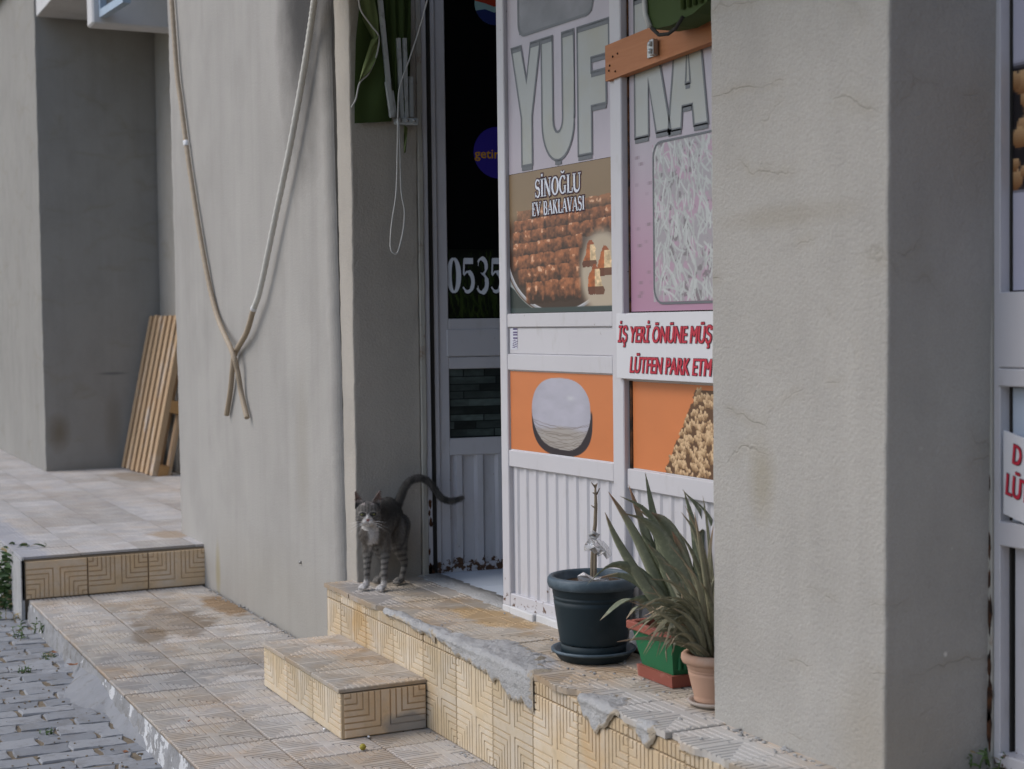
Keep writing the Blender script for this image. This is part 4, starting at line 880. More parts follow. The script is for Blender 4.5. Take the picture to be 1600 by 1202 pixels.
# ------------------------------------------------------------------ conduits on the left pillar
def smooth_path(P, n=60):
    P = [np.array(p, float) for p in P]; P = [2*P[0]-P[1]]+P+[2*P[-1]-P[-2]]; out = []; m = len(P)-3
    for i in range(n+1):
        q = i/n*m; k = min(int(q), m-1); t = q-k; a, b, c, d = P[k:k+4]
        out.append(0.5*((2*b)+(-a+c)*t+(2*a-5*b+4*c-d)*t*t+(-a+3*b-3*c+d)*t**3))
    return out
def conduit(pxs, Y, r, mat, label, parts=()):
    P = smooth_path([ptY(x_, y_, yy) for (x_, y_), yy in zip(pxs, Y)], 420); o0 = P[-1]
    e = empty('conduit', tuple(o0), label, 'conduit')
    for (i0, i1, m_) in mat:
        sub = [p-o0 for p in P[i0:i1+1]]; MB().tube(sub, [r*(1.0+.10*((j % 4) < 2)) for j in range(len(sub))], 9).build('corrugated_hose', M[m_], e)
    for (i0, i1) in parts: MB().tube([p-o0 for p in P[i0:i1]], r*1.22, 9).build('tape_band', M['tape'], e)
    return e
conduit([(262, -60), (268, 0), (276, 110), (283, 165), (297, 270), (318, 400), (338, 490), (362, 548), (371, 580), (377, 615), (386, 653)], [2.112]*6+[2.115, 2.085, 2.10, 2.112, 2.112], .0125, [(0, 420, 'conduit_beige')], 'long beige conduit hanging on the left side of the broad pillar', [(150, 154)])
conduit([(497, -60), (491, 0), (478, 90), (455, 220), (430, 340), (407, 450), (396, 484), (385, 520), (367, 553), (363, 578), (360, 610), (354, 648)], [2.095]*6+[2.095, 2.10, 2.112, 2.112, 2.115, 2.117], .0130, [(0, 228, 'conduit_pale'), (228, 420, 'conduit_beige')], 'pale conduit hanging on the right side of the broad pillar with beige lower end', [(224, 230)])
nl = MB().tube([(0, 0, 0), (0, -.012, 0)], .006, 6).build('nail', M['steel']); nl.location = (-6.545, 2.136, .348); tag(nl, 'small dark nail hole low on the broad pillar', 'nail')

# ------------------------------------------------------------------ wooden pallet and cardboard box
A0, B_, TOPZ = np.array([-13.04, 2.70, PZ]), np.array([-12.14, 2.76, PZ]), 1.52
lean_y = 0.285/(TOPZ-PZ)
PL_ = empty('pallet', tuple((A0+B_)/2), 'wooden pallet leaning upright in the recess', 'pallet')
ang = math.atan2(B_[1]-A0[1], B_[0]-A0[0]); tilt = math.atan(0.27/1.27)
PL_.rotation_euler = (-tilt, 0, ang); wdt = .88; hgtp = 1.31
for k in range(7):
    x = -wdt/2 + k*(wdt-.075)/6
    MB().box(x, x+.072, -.012, .035, .004+.006*random.random(), hgtp-.012*random.random(), .002).build('slat', M['pallet_wood'], PL_)
for z0 in (0.0, .52, 1.21): MB().box(-wdt/2+.004, wdt/2, .036, .115, z0, z0+.10, .003).build('bearer', M['pallet_block'], PL_)
for k in range(4):
    x = -wdt/2 + k*(wdt-.10)/3; MB().box(x, x+.098, .116, .140, .003, hgtp-.01, .002).build('slat', M['pallet_wood'], PL_)
bxp = ptZ(283, 744, PZ)
CB = empty('cardboard_box', (-11.20, 2.93, PZ), 'tan cardboard box with red print behind the pallet', 'box')
MB().box(-.25, .3, -.12, .10, 0, .26, .004).build('lower_box', M['cardboard'], CB); MB().box(-.2, .3, -.09, .10, .262, .62, .004).build('upper_box', M['cardboard'], CB)
MB().box(-.2015, .3015, -.0915, -.08, .30, .36).build('red_band', M['card_red'], CB)

# ------------------------------------------------------------------ folded awning left, hanging in the reveal
AW = empty('folded_awning', (-5.86, 2.25, 2.21), 'folded green awning with pale metal arms hanging in the left reveal', 'awning')
def loc(p): return Vector(p)-Vector((-5.86, 2.25, 2.21))
def cloth(name, pts_l, pts_r, X, mat, wav=.012, n=26, m=10, seed=0):
    v = []
    for i in range(n+1):
        q = i/n
        def ip(P): 
            k = q*(len(P)-1); a = min(int(k), len(P)-2); t_ = k-a; return np.array(P[a])*(1-t_)+np.array(P[a+1])*t_
        a, b = ip(pts_l), ip(pts_r)
        for j in range(m+1):
            w = j/m; p = ptX(*(a*(1-w)+b*w), X + wav*math.sin(w*9+seed+q*2)+.006*math.sin(q*7+w*4)); v.append(loc(p))
    f = [(i*(m+1)+j, i*(m+1)+j+1, (i+1)*(m+1)+j+1, (i+1)*(m+1)+j) for i in range(n) for j in range(m)]
    return MB().add(v, f, True).build(name, M[mat], AW)
cloth('fabric', [(566, -30), (556, 60), (554, 140), (554, 193)], [(614, -30), (612, 90), (612, 150), (612, 190)], -5.828, 'awning', .005)
cloth('fabric_flap', [(560, -30), (566, 30), (585, 66), (562, 130)], [(580, -30), (591, 30), (592, 62), (564, 125)], -5.808, 'awning_pale', .006, seed=2)
cloth('fabric_flap', [(592, 55), (580, 62), (568, 100), (561, 128)], [(592, 56), (588, 92), (578, 112), (563, 126)], -5.798, 'awning_pale', .004, seed=4)
cloth('fabric_fold', [(600, -30), (606, 60), (612, 120), (616, 190)], [(622, -30), (624, 70), (622, 130), (622, 186)], -5.812, 'awning', .008, seed=1)
cloth('fabric_fold', [(618, -30), (621, 60), (627, 150), (629, 185)], [(642, -30), (642, 70), (640, 130), (640, 150)], -5.812, 'awning', .010, seed=3)
cloth('fabric_strip', [(631, 195), (631, 240)], [(637, 200), (634, 238)], -5.83, 'awning_pale', .002)
for (p0, p1, w, X) in (((592, -20), (612, 182), .012, -5.80), ((612, 142), (618, 184), .008, -5.795), ((622, 60), (628, 184), .011, -5.805), ((632, 60), (635, 184), .010, -5.80), ((641, 120), (642, 183), .012, -5.81), ((605, 128), (613, 184), .012, -5.79)):
    a, b = loc(ptX(*p0, X)), loc(ptX(*p1, X)); (lambda m_: (setattr(m_, 'smooth', [False]*len(m_.smooth)), m_)[1])(MB().tube([a, b], w, 4)).build('arm', M['alu'], AW)
MB().box(*[q for q in (.04, .075, .068, .165, -.005, .022)], .004).build('bracket', M['alu'], AW)
for yy in (.085, .115, .145):
    MB().tube([(.073, yy, .01), (.079, yy, .01)], .006, 8).build('bolt', M['steel'], AW)
def cordobj(pxs, X, r, label, name='cord'):
    P = smooth_path([ptX(a, b, X) for a, b in pxs], 90); e = MB().tube([p-P[0] for p in P], r, 6).build(name, M['cord']); e.location = tuple(P[0]); return tag(e, label, 'cord')
cordobj([(672, -20), (660, 30), (640, 92), (625, 135), (622, 170), (621, 230), (619, 300), (612, 350), (610, 385), (615, 396), (622, 393), (630, 360), (632, 330), (627, 300), (625, 240), (623, 190)], -5.775, .0032, 'thin white cord hanging in a long loop below the folded green awning')
cordobj([(560, -20), (563, 14), (580, 40), (592, 58), (588, 88), (576, 115), (562, 130), (556, 155), (549, 168)], -5.80, .0035, 'frayed pale cord along the edge of the folded green awning')
# ------------------------------------------------------------------ rolled awning right with orange board
OB = empty('wooden_board', (-4.30, 2.455, 2.165), 'orange wooden board nailed across the KA window below the green roll', 'board')
MB().add([(0, -.016, 0), (0, .016, 0), (.62, -.016, .024), (.62, .016, .024), (0, -.016, .112), (0, .016, .112), (.22, -.016, .120), (.22, .016, .120), (.62, -.016, .135), (.62, .016, .135)],
         [(0, 2, 8, 6, 4), (1, 5, 7, 9, 3), (0, 4, 5, 1), (0, 1, 3, 2), (2, 3, 9, 8), (4, 6, 7, 5), (6, 8, 9, 7)]).build('plank', M['orange_wood'], OB)
for (a, b) in ((.03, .045), (.05, .07), (.025, .03), (.065, .022), (.08, .075)): MB().tube([(a, -.0165, b), (a, -.0185, b)], .0035, 7).build('nail', M['rust'], OB)
MB().box(.265, .325, -.021, -.0165, .030, .075, .001).build('hinge_plate', M['steel'], OB); MB().box(.308, .330, -.040, -.0215, .030, .078, .002).build('bracket', M['steel'], OB)
for zz_ in (.042, .064): MB().sphere((.319, -.043, zz_), .008, 8).build('bolt', M['alu'], OB)
AR = empty('rolled_awning', (-3.735, 2.36, 2.245), 'dark green rolled awning end hanging over the orange board', 'awning')
P_ = [(-.125, 0.5)] + [(-.13, .1), (-.125, .03), (-.10, -.005), (0, -.012), (.12, 0.0), (.19, .02), (.19, .5)]
MB().prism(P_, .09, lambda u, v, w: (u, -.03+w, v)).build('fabric_roll', M['awning'], AR)
MB().tube([(-.128, -.036, .5), (-.132, -.037, .12), (-.122, -.037, .04), (-.10, -.036, .002)], .008, 6).build('frayed_edge', M['cord'], AR)
MB().tube([(-.09, -.036, -.004), (-.05, -.037, -.030), (0, -.037, -.036), (.04, -.037, -.028), (.075, -.036, -.002)], .0055, 6).build('strap', M['dark_gap'], AR)
for (a, b) in ((.10, .05), (.135, .07), (.137, .047)): MB().sphere((a, -.034, b), .0075, 8).build('rivet', M['steel'], AR)
for k in range(4): MB().tube([(.07+.03*k, -.033, .5), (.072+.028*k, -.036, .25), (.075+.03*k, -.034, .02)], [.006, .010, .008], 6).build('fold', M['awning'], AR)

# ------------------------------------------------------------------ pots and plants
def pot(name, c, rb, rt, h, rim, mat, rimmat, label, saucer=None, grooves=()):
    e = empty(name, c, label, 'plant pot')
    pr = [(0, .004), (rb, .004), (rb+.004, .012)]
    for k in range(1, 15):
        q = k/15; r_ = rb+(rt-rb)*q**0.85
        pr.append((r_, .012+(h-.012-rim)*q))
        for g in grooves:
            if abs(q-g) < 1/30: pr += [(r_-.003, .014+(h-.012-rim)*q), (r_+.0005, .018+(h-.012-rim)*q)]
    MB().lathe(pr+[(rt, h-rim)], n=48).build('pot_body', M[mat], e)
    MB().lathe([(rt, h-rim-.001), (rt+.010, h-rim+.001), (rt+.014, h-rim*.6), (rt+.013, h-rim*.2), (rt+.008, h), (rt-.002, h+.001), (rt-.006, h-.006), (rt-.008, h-.05)], n=48).build('rim', M[rimmat], e)
    bm_ = MB(); n = 14; v = [(0, 0, h-.03)]
    for r_ in (.35, .7, 1.0): v += [(math.cos(6.2832*k/20)*(rt-.006)*r_, math.sin(6.2832*k/20)*(rt-.006)*r_, h-.034+.008*random.random()) for k in range(20)]
    f = [(0, 1+k, 1+(k+1) % 20) for k in range(20)] + [(1+r_*20+k, 21+r_*20+k, 21+r_*20+(k+1) % 20, 1+r_*20+(k+1) % 20) for r_ in range(2) for k in range(20)]
    bm_.add(v, f, True).build('soil', M['soil'], e)
    return e
def saucer(c, rb, rt, h, mat, rimmat, label):
    e = empty('saucer', c, label, 'saucer')
    MB().lathe([(0, .0), (rb, .0), (rb+.004, .004), (rt-.004, h-.008)], n=48).build('dish', M[mat], e)
    MB().lathe([(rt-.004, h-.009), (rt+.002, h-.006), (rt+.002, h), (rt-.004, h+.001), (rt-.012, h-.004), (rb-.004, .006), (0, .006)], n=48).build('lip', M[rimmat], e)
    return e
bpx = (-4.165, 2.300)
saucer((*bpx, LZ+.001), .105, .130, .034, 'pot_blue', 'pot_rim', 'dark blue green saucer under the big dark pot')
pot('plant_pot', (*bpx, LZ+.010), .098, .128, .250, .034, 'pot_blue', 'pot_rim', 'big dark blue green pot holding a dry stem', grooves=(.12, .16, .86, .78))
ST = empty('dry_plant', (*bpx, LZ+.22), 'bare dry stem standing in the big dark pot', 'plant')
s0_ = Vector((*bpx, LZ+.22))
def sp(px, py, off=0.0): return Vector(ptX(px, py, bpx[0]+off))-s0_
MB().tube([sp(926, 925), sp(926, 880), sp(927, 845), sp(930, 820), sp(931, 790), sp(930, 757)], [.0085, .0075, .0065, .006, .0055, .003], 7).build('trunk', M['stem'], ST)
MB().tube([sp(929, 925, .01), sp(930, 880, .012), sp(930, 850, .008), sp(931, 838, .004)], [.006, .0055, .005, .0045], 7).build('trunk', M['stem'], ST)
for a, b in (((931, 775), (937, 763)), ((931, 795), (924, 790)), ((931, 800), (933, 788)), ((930, 762), (924, 754)), ((930, 772), (926, 770)), ((930, 765), (933, 755))): MB().tube([sp(*a), sp(*b)], [.003, .0015], 5).build('twig', M['stem'], ST)
BG = empty('plastic_bag', tuple(Vector(ptX(928, 838, bpx[0]+.012))), 'clear plastic bag tied in a knot round the dry stem', 'plastic bag')
b0 = Vector(BG.location)
def crumple(name, pxs, par, org, X, seed, mat='bag'):
    rnd = random.Random(seed); P = [Vector(ptX(a, b, X+rnd.uniform(-.012, .012)))-org for a, b in pxs]; c = sum(P, Vector())/len(P)
    v = [c+Vector((.02, 0, 0))]+P; mids = [(P[i]+P[(i+1) % len(P)])/2*.75+c*.25+Vector((rnd.uniform(-.012, .016), 0, rnd.uniform(-.006, .006))) for i in range(len(P))]; v += mids; n = len(P)
    f = []
    for i in range(n): f += [(0, 1+n+i-1 if i else 2*n, 1+i), (0, 1+i, 1+n+i)]; f += [(1+i, 1+(i+1) % n, 1+n+i)]
    return MB().add(v, f, False).build(name, M[mat], par)
MB().tube([sp(921, 836)+s0_-b0, sp(927, 832, .012)+s0_-b0, sp(935, 836)+s0_-b0, sp(930, 842, .014)+s0_-b0, sp(922, 838)+s0_-b0], .006, 6).build('knot', M['bag'], BG)
crumple('bag_end', [(926, 842), (932, 846), (940, 858), (930, 866), (922, 860), (912, 862), (913, 852), (920, 842)], BG, b0, bpx[0]+.02, 1)
crumple('bag_end', [(930, 842), (944, 846), (954, 858), (956, 868), (948, 874), (942, 866), (934, 870), (928, 856)], BG, b0, bpx[0]+.012, 2)
CR_ = empty('plastic_bag', tuple(Vector(ptX(912, 905, bpx[0]+.03))), 'crumpled clear plastic lying on the soil of the big dark pot', 'plastic bag')
crumple('film', [(902, 900), (912, 894), (926, 902), (950, 900), (952, 908), (930, 911), (915, 915), (904, 910)], CR_, Vector(CR_.location), bpx[0]+.03, 5)
# aloe leaves
def aleaf(base, mid, tip, w, par, org, mat, thick=.30, name='leaf'):
    P = smooth_path([base, base*.5+mid*.5+(mid-(base+tip)/2)*.25, mid, mid*.5+tip*.5+(mid-(base+tip)/2)*.25, tip], 14); n = len(P)
    v = []; u = []; side0 = None
    for i in range(n):
        t_ = Vector(P[min(i+1, n-1)]-P[max(i-1, 0)]).normalized(); view = (Vector(C0)-Vector(P[i])).normalized()
        if side0 is None: side0 = (t_.cross(view)).normalized(); side0 = (side0 + Vector((random.uniform(-.5, .5), random.uniform(-.5, .5), random.uniform(-.3, .3)))).normalized()
        s_ = (side0 - t_*side0.dot(t_)).normalized(); nrm = s_.cross(t_)
        if nrm.z < 0: nrm = -nrm
        q = i/(n-1); ww = w*(1-q**1.8)**.9*(0.75+.25*min(1, q*5))+.0006
        for (a, b) in ((-1, .12), (-.55, -.42), (0, -.62), (.55, -.42), (1, .12), (.5, -.02), (0, -.10), (-.5, -.02)):
            p = Vector(P[i])+s_*a*ww/2 + nrm*b*ww*thick*1.2 - Vector(org); v.append(p); u.append(q)
    m = 8; f = [(i*m+k, i*m+(k+1) % m, (i+1)*m+(k+1) % m, (i+1)*m+k) for i in range(n-1) for k in range(m)] + [tuple(range(m))[::-1], tuple(range((n-1)*m, n*m))]
    me = MB().add(v, f, True).mesh(name, M[mat]); at = me.attributes.new('u', 'FLOAT', 'POINT'); at.data.foreach_set('value', u); return link(name, me, par)
PC = (-3.795, 2.375)
PLN = empty('planter', (PC[0], PC[1], LZ+.002), 'green planter box with red rim and base holding the large aloe', 'planter')
hx, hy, ph_ = .095, .078, .150
def frust(x0, y0, z0, x1, y1, z1): 
    return [(-x0, -y0, z0), (x0, -y0, z0), (x0, y0, z0), (-x0, y0, z0), (-x1, -y1, z1), (x1, -y1, z1), (x1, y1, z1), (-x1, y1, z1)], [(3, 2, 1, 0), (0, 1, 5, 4), (1, 2, 6, 5), (2, 3, 7, 6), (3, 0, 4, 7)]
MB().add(*frust(hx, hy, .0, hx+.003, hy+.003, .034)).add(*frust(hx+.003, hy+.003, .034, hx-.008, hy-.008, .0345)).build('base_tray', M['planter_red'], PLN)
MB().add(*frust(hx-.010, hy-.010, .030, hx+.016, hy+.012, ph_)).build('box_body', M['planter_green'], PLN)
for k in range(6): MB().box(hx-.004+.002*k*0, hx+.006, -hy+.02+k*.018, -hy+.028+k*.018, .05, .13, .002).build('rib', M['planter_green'], PLN)
rim = MB()
for (a, b, c_, d_) in ((-hx-.028, hx+.028, -hy-.024, -hy-.008), (-hx-.028, hx+.028, hy+.008, hy+.024), (-hx-.028, -hx-.008, -hy-.007, hy+.007), (hx+.008, hx+.028, -hy-.007, hy+.007)): rim.box(a, b, c_, d_, ph_-.012, ph_+.012, .003)
rim.build('rim', M['planter_red'], PLN)
MB().box(-hx-.006, hx+.006, -hy-.004, hy+.004, ph_-.03, ph_-.012).build('soil', M['soil'], PLN)
AL = empty('aloe', (PC[0], PC[1], LZ+ph_-.01), 'large aloe with thick grey green leaves growing in the green planter', 'plant')
def P3(px, py, dx=0.0): return np.array(ptX(px, py, PC[0]+dx))
big = [((1062, 960), (1020, 870), (982, 757), 20), ((1060, 955), (1005, 860), (950, 768), 17), ((1060, 960), (985, 880), (945, 800), 15), ((1070, 955), (1030, 850), (1008, 738), 17), ((1085, 960), (1055, 850), (1010, 800), 30),
       ((1075, 950), (1040, 850), (968, 800), 30), ((1080, 960), (1065, 870), (993, 793), 18), ((1062, 955), (1035, 840), (968, 775), 14), ((1090, 960), (1090, 870), (1068, 765), 16), ((1095, 960), (1100, 860), (1080, 830), 26),
       ((1060, 915), (985, 888), (916, 915), 20), ((1065, 925), (1000, 912), (935, 903), 14), ((1050, 935), (1000, 935), (937, 970), 22), ((1060, 940), (1015, 945), (978, 968), 20), ((1100, 960), (1108, 850), (1066, 765), 12),
       ((1072, 950), (1040, 880), (1020, 800), 22), ((1085, 955), (1075, 900), (1050, 830), 24), ((1066, 950), (1030, 890), (1000, 830), 22), ((1098, 955), (1120, 850), (1068, 768), 9), ((1078, 960), (1050, 905), (1012, 850), 20), ((1100, 950), (1112, 880), (1100, 800), 18), ((1110, 960), (1130, 870), (1140, 790), 18), ((1092, 960), (1080, 905), (1046, 865), 24)]
aloeorg = np.array([PC[0], PC[1], LZ+ph_-.01])
for k, (b_, m_, t_, w) in enumerate(big):
    dx = ((k*37) % 11-5)/5*.055; root = aloeorg + np.array([(b_[0]-1062)/50*.03+dx*.5+.03, min(.05, (b_[0]-1075)/50*.06), -.012+random.random()*.02])
    aleaf(root, P3(*m_, .02+dx*.8), P3(*t_, .03+dx*1.3), w/500*1.22, AL, aloeorg, 'aloe')
aleaf(P3(1100, 930, .05), P3(1092, 895, .06), P3(1086, 872, .06), .016, AL, aloeorg, 'aloe_dry', name='dry_leaf'); aleaf(P3(1108, 930, .05), P3(1100, 885, .06), P3(1090, 880, .06), .010, AL, aloeorg, 'aloe_dry', name='dry_leaf')
# small terracotta pot with its thin leaved plant
TP = (-3.490, 2.300)
saucer((*TP, LZ+.001), .058, .072, .016, 'saucer_pale', 'saucer_pale', 'pale saucer under the small terracotta pot')
pot('plant_pot', (*TP, LZ+.007), .052, .076, .138, .026, 'terracotta', 'terracotta', 'small terracotta pot half hidden by the cracked pillar', grooves=(.80, .74))
SU = empty('succulent', (TP[0], TP[1], LZ+.115), 'straggly thin leaved succulent spilling out of the terracotta pot', 'plant'); so = np.array([TP[0], TP[1], LZ+.115])
def P4(px, py, dx=0.0): return np.array(ptX(px, py, TP[0]+dx))
thin = [((1040, 1000), (964, 1003), 9), ((1050, 985), (998, 1008), 9), ((1060, 960), (1003, 965), 9), ((1070, 940), (1000, 950), 9), ((1075, 930), (1015, 905), 9), ((1085, 930), (1030, 870), 10), ((1090, 920), (1045, 850), 9), ((1095, 900), (1060, 830), 10), ((1100, 890), (1085, 800), 9),
        ((1060, 975), (1010, 985), 8), ((1055, 1000), (1042, 1035), 9), ((1065, 1000), (1052, 1020), 8), ((1070, 990), (1045, 1012), 9), ((1080, 960), (1022, 935), 9), ((1085, 950), (1040, 905), 10), ((1068, 985), (1030, 960), 9), ((1050, 970), (984, 940), 8), ((1095, 930), (1070, 880), 10), ((1103, 930), (1100, 860), 10), ((1108, 910), (1115, 820), 10),
        ((1100, 960), (1075, 905), 12), ((1085, 975), (1050, 950), 10), ((1075, 985), (1020, 975), 9), ((1090, 990), (1060, 975), 9), ((1110, 940), (1130, 880), 10), ((1105, 890), (1070, 790), 8), ((1110, 870), (1098, 775), 7), ((1060, 950), (1008, 925), 8), ((1070, 1000), (1035, 990), 8), ((1112, 950), (1095, 910), 12), ((1080, 920), (1036, 880), 7), ((1095, 870), (1064, 800), 8), ((1055, 955), (1018, 915), 7)]
for k, (m_, t_, w) in enumerate(thin):
    dx = ((k*29) % 13-6)/6*.05+.02; root = so + np.array([random.uniform(-.03, .03), random.uniform(-.045, .02), .01+.04*random.random()])
    aleaf(root, P4(*m_, dx), P4(*t_, dx*1.5), w/560*1.1, SU, so, 'aloe_thin', .35)
for k in range(22):
    t_ = (random.uniform(978, 1050), random.uniform(945, 1030)); m_ = (t_[0]*.35+1090*.65+random.uniform(-8, 8), min(t_[1], 985)*.6+930*.4); dx = random.uniform(-.04, .05)
    root = so + np.array([random.uniform(-.03, .03), random.uniform(-.045, .01), .01+.05*random.random()])
    aleaf(root, P4(*m_, dx), P4(*t_, dx*1.6), .0145+.005*random.random(), SU, so, 'aloe_thin', .35)
for k in range(26):
    a = random.uniform(2.4, 5.2); root = so+np.array([random.uniform(-.03, .03), random.uniform(-.03, .03), .0]); d_ = np.array([math.cos(a)*.09, math.sin(a)*.07, 0]); ln = random.uniform(.5, 1.3)
    aleaf(root, root+d_*ln+np.array([0, 0, .05+.10*random.random()]), root+d_*ln*1.7+np.array([0, 0, .06+.18*random.random()]), .014+.006*random.random(), SU, so, 'aloe_thin', .35)
# ------------------------------------------------------------------ weeds, litter
def weed(name, c, h, n, spread, label, leafy=0.02, dry=0.0, group=None, seed=1, lean=(0, 0)):
    rnd = random.Random(seed); e = empty(name, c, label, 'weed', group=group); v = MB(); us = []; st_ = MB(); dr = MB()
    def blade(base, d, ln, w, bm, keep):
        d = d.normalized(); s_ = d.cross(Vector((rnd.uniform(-1, 1), rnd.uniform(-1, 1), .2))).normalized(); k = 4; vv = []
        for i in range(k+1):
            q = i/k; p = base+d*ln*q+Vector((0, 0, -ln*.35*q*q)); ww = w*math.sin(math.pi*min(1, .15+q*.85))**.8
            vv += [p-s_*ww/2, p+s_*ww/2]
            if keep is not None: keep += [q, q]
        bm.add(vv, [(2*i, 2*i+1, 2*i+3, 2*i+2) for i in range(k)], True)
    for k in range(n):
        a = rnd.uniform(0, 6.28); r_ = spread*math.sqrt(rnd.random()); b = Vector((r_*math.cos(a), r_*math.sin(a), 0)); hh = h*rnd.uniform(.45, 1.0)
        top = b+Vector((lean[0]*hh+rnd.uniform(-.25, .25)*hh, lean[1]*hh+rnd.uniform(-.25, .25)*hh, hh)); mid = (b+top)/2+Vector((rnd.uniform(-.05, .05)*hh, rnd.uniform(-.05, .05)*hh, 0))
        st_.tube([b, mid, top], [.0022, .0018, .0009], 5)
        m_ = max(4, int(hh/.012))
        for i in range(m_):
            q = (i+.5)/m_; p = b.lerp(mid, q*2) if q < .5 else mid.lerp(top, q*2-1); aa = rnd.uniform(0, 6.28)
            is_dry = rnd.random() < dry
            blade(p, Vector((math.cos(aa), math.sin(aa), rnd.uniform(.2, 1.1))), leafy*rnd.uniform(.6, 1.5), leafy*.26, dr if is_dry else v, None if is_dry else us)
    me = v.mesh('leaves', M['weed']); at = me.attributes.new('u', 'FLOAT', 'POINT'); at.data.foreach_set('value', us); link('leaves', me, e); st_.build('stems', M['weed'] if dry < .5 else M['weed_dry'], e)
    if dr.v: dr.build('dry_leaves', M['weed_dry'], e)
    return e
def g(px, py, z=-.105): p = ptZ(px, py, z); return (p[0], p[1], z)
weed('weed', g(26, 950), .36, 40, .11, 'tallest clump of green weeds by the platform corner', .060, .12, seed=3, lean=(0, .05))
weed('weed', g(46, 948, -.09), .20, 15, .06, 'grassy weed clump against the end of the tiled riser', .045, .25, seed=4)
weed('weed', g(62, 990, -.08), .085, 5, .03, 'small upright weed beside the walkway edge', .028, .0, seed=5)
weed('weed', g(36, 997), .085, 6, .04, 'small weed among the pavers near the platform', .026, .1, seed=6)
weed('weed', g(12, 970), .05, 6, .06, 'low yellowing weed at the left edge of the pavers', .03, .5, seed=8)
weed('weed', g(72, 1150-2), .03, 5, .03, 'low green tuft between pavers', .02, .1, seed=9)
bpy.data.objects.remove(bpy.data.objects['weed.005'], do_unlink=True) if False else None
weed('weed', g(38, 1053), .035, 8, .035, 'green tuft in a joint of the grey pavers', .022, .1, seed=10)
weed('weed', g(75, 1030), .03, 6, .03, 'tiny tuft beside the crumbling kerb', .02, .3, seed=11)
weed('weed', tuple(ptZ(1545, 1198, .37)), .055, 12, .05, 'green weed in the corner under the right shop window', .022, .15, seed=12)
def litter(px, py, z, s, label, mat, seed, name='dry_leaf', cat='leaf'):
    rnd = random.Random(seed); c = ptZ(px, py, z); v = []; n = 9
    for i in range(n): a = 6.28*i/n; v.append((s*math.cos(a)*(1+.3*rnd.random()), s*.55*math.sin(a)*(1+.3*rnd.random()), .006+.5*s*rnd.random()))
    o = MB().add(v+[(0, 0, .004)], [(i, (i+1) % n, n) for i in range(n)], True).build(name, M[mat]); o.location = tuple(c); o.rotation_euler = (0, 0, rnd.random()*6); return tag(o, label, cat)
litter(114, 1041, -.06, .022, 'brown curled dry leaf on the crumbling kerb', 'dry_leaf', 1); litter(196, 1178, -.095, .016, 'small brown leaf between pavers at the bottom', 'dry_leaf', 2); litter(295, 1130, .003, .010, 'tiny brown leaf on the walkway tiles', 'dry_leaf', 3)
litter(84, 1022, -.1, .016, 'reddish leaf scrap on the pavers', 'dry_leaf', 4)
fr = MB().sphere((0, 0, .010), .011, 12).build('fruit', M['olive_fruit']); fr.location = tuple(ptZ(567, 1172, 0.001)); tag(fr, 'small yellow green fruit on the walkway below the entry step', 'fruit')
for k, (a, b) in enumerate(((507, 1141), (576, 1153))):
    o = MB().sphere((0, 0, .004), (.008, .005, .004), 6).build('plaster_crumb', M['tape']); o.location = tuple(ptZ(a, b, .001)); tag(o, ('white crumb on the walkway by the front of the step', 'white crumb on the walkway at the corner of the step')[k], 'crumb')

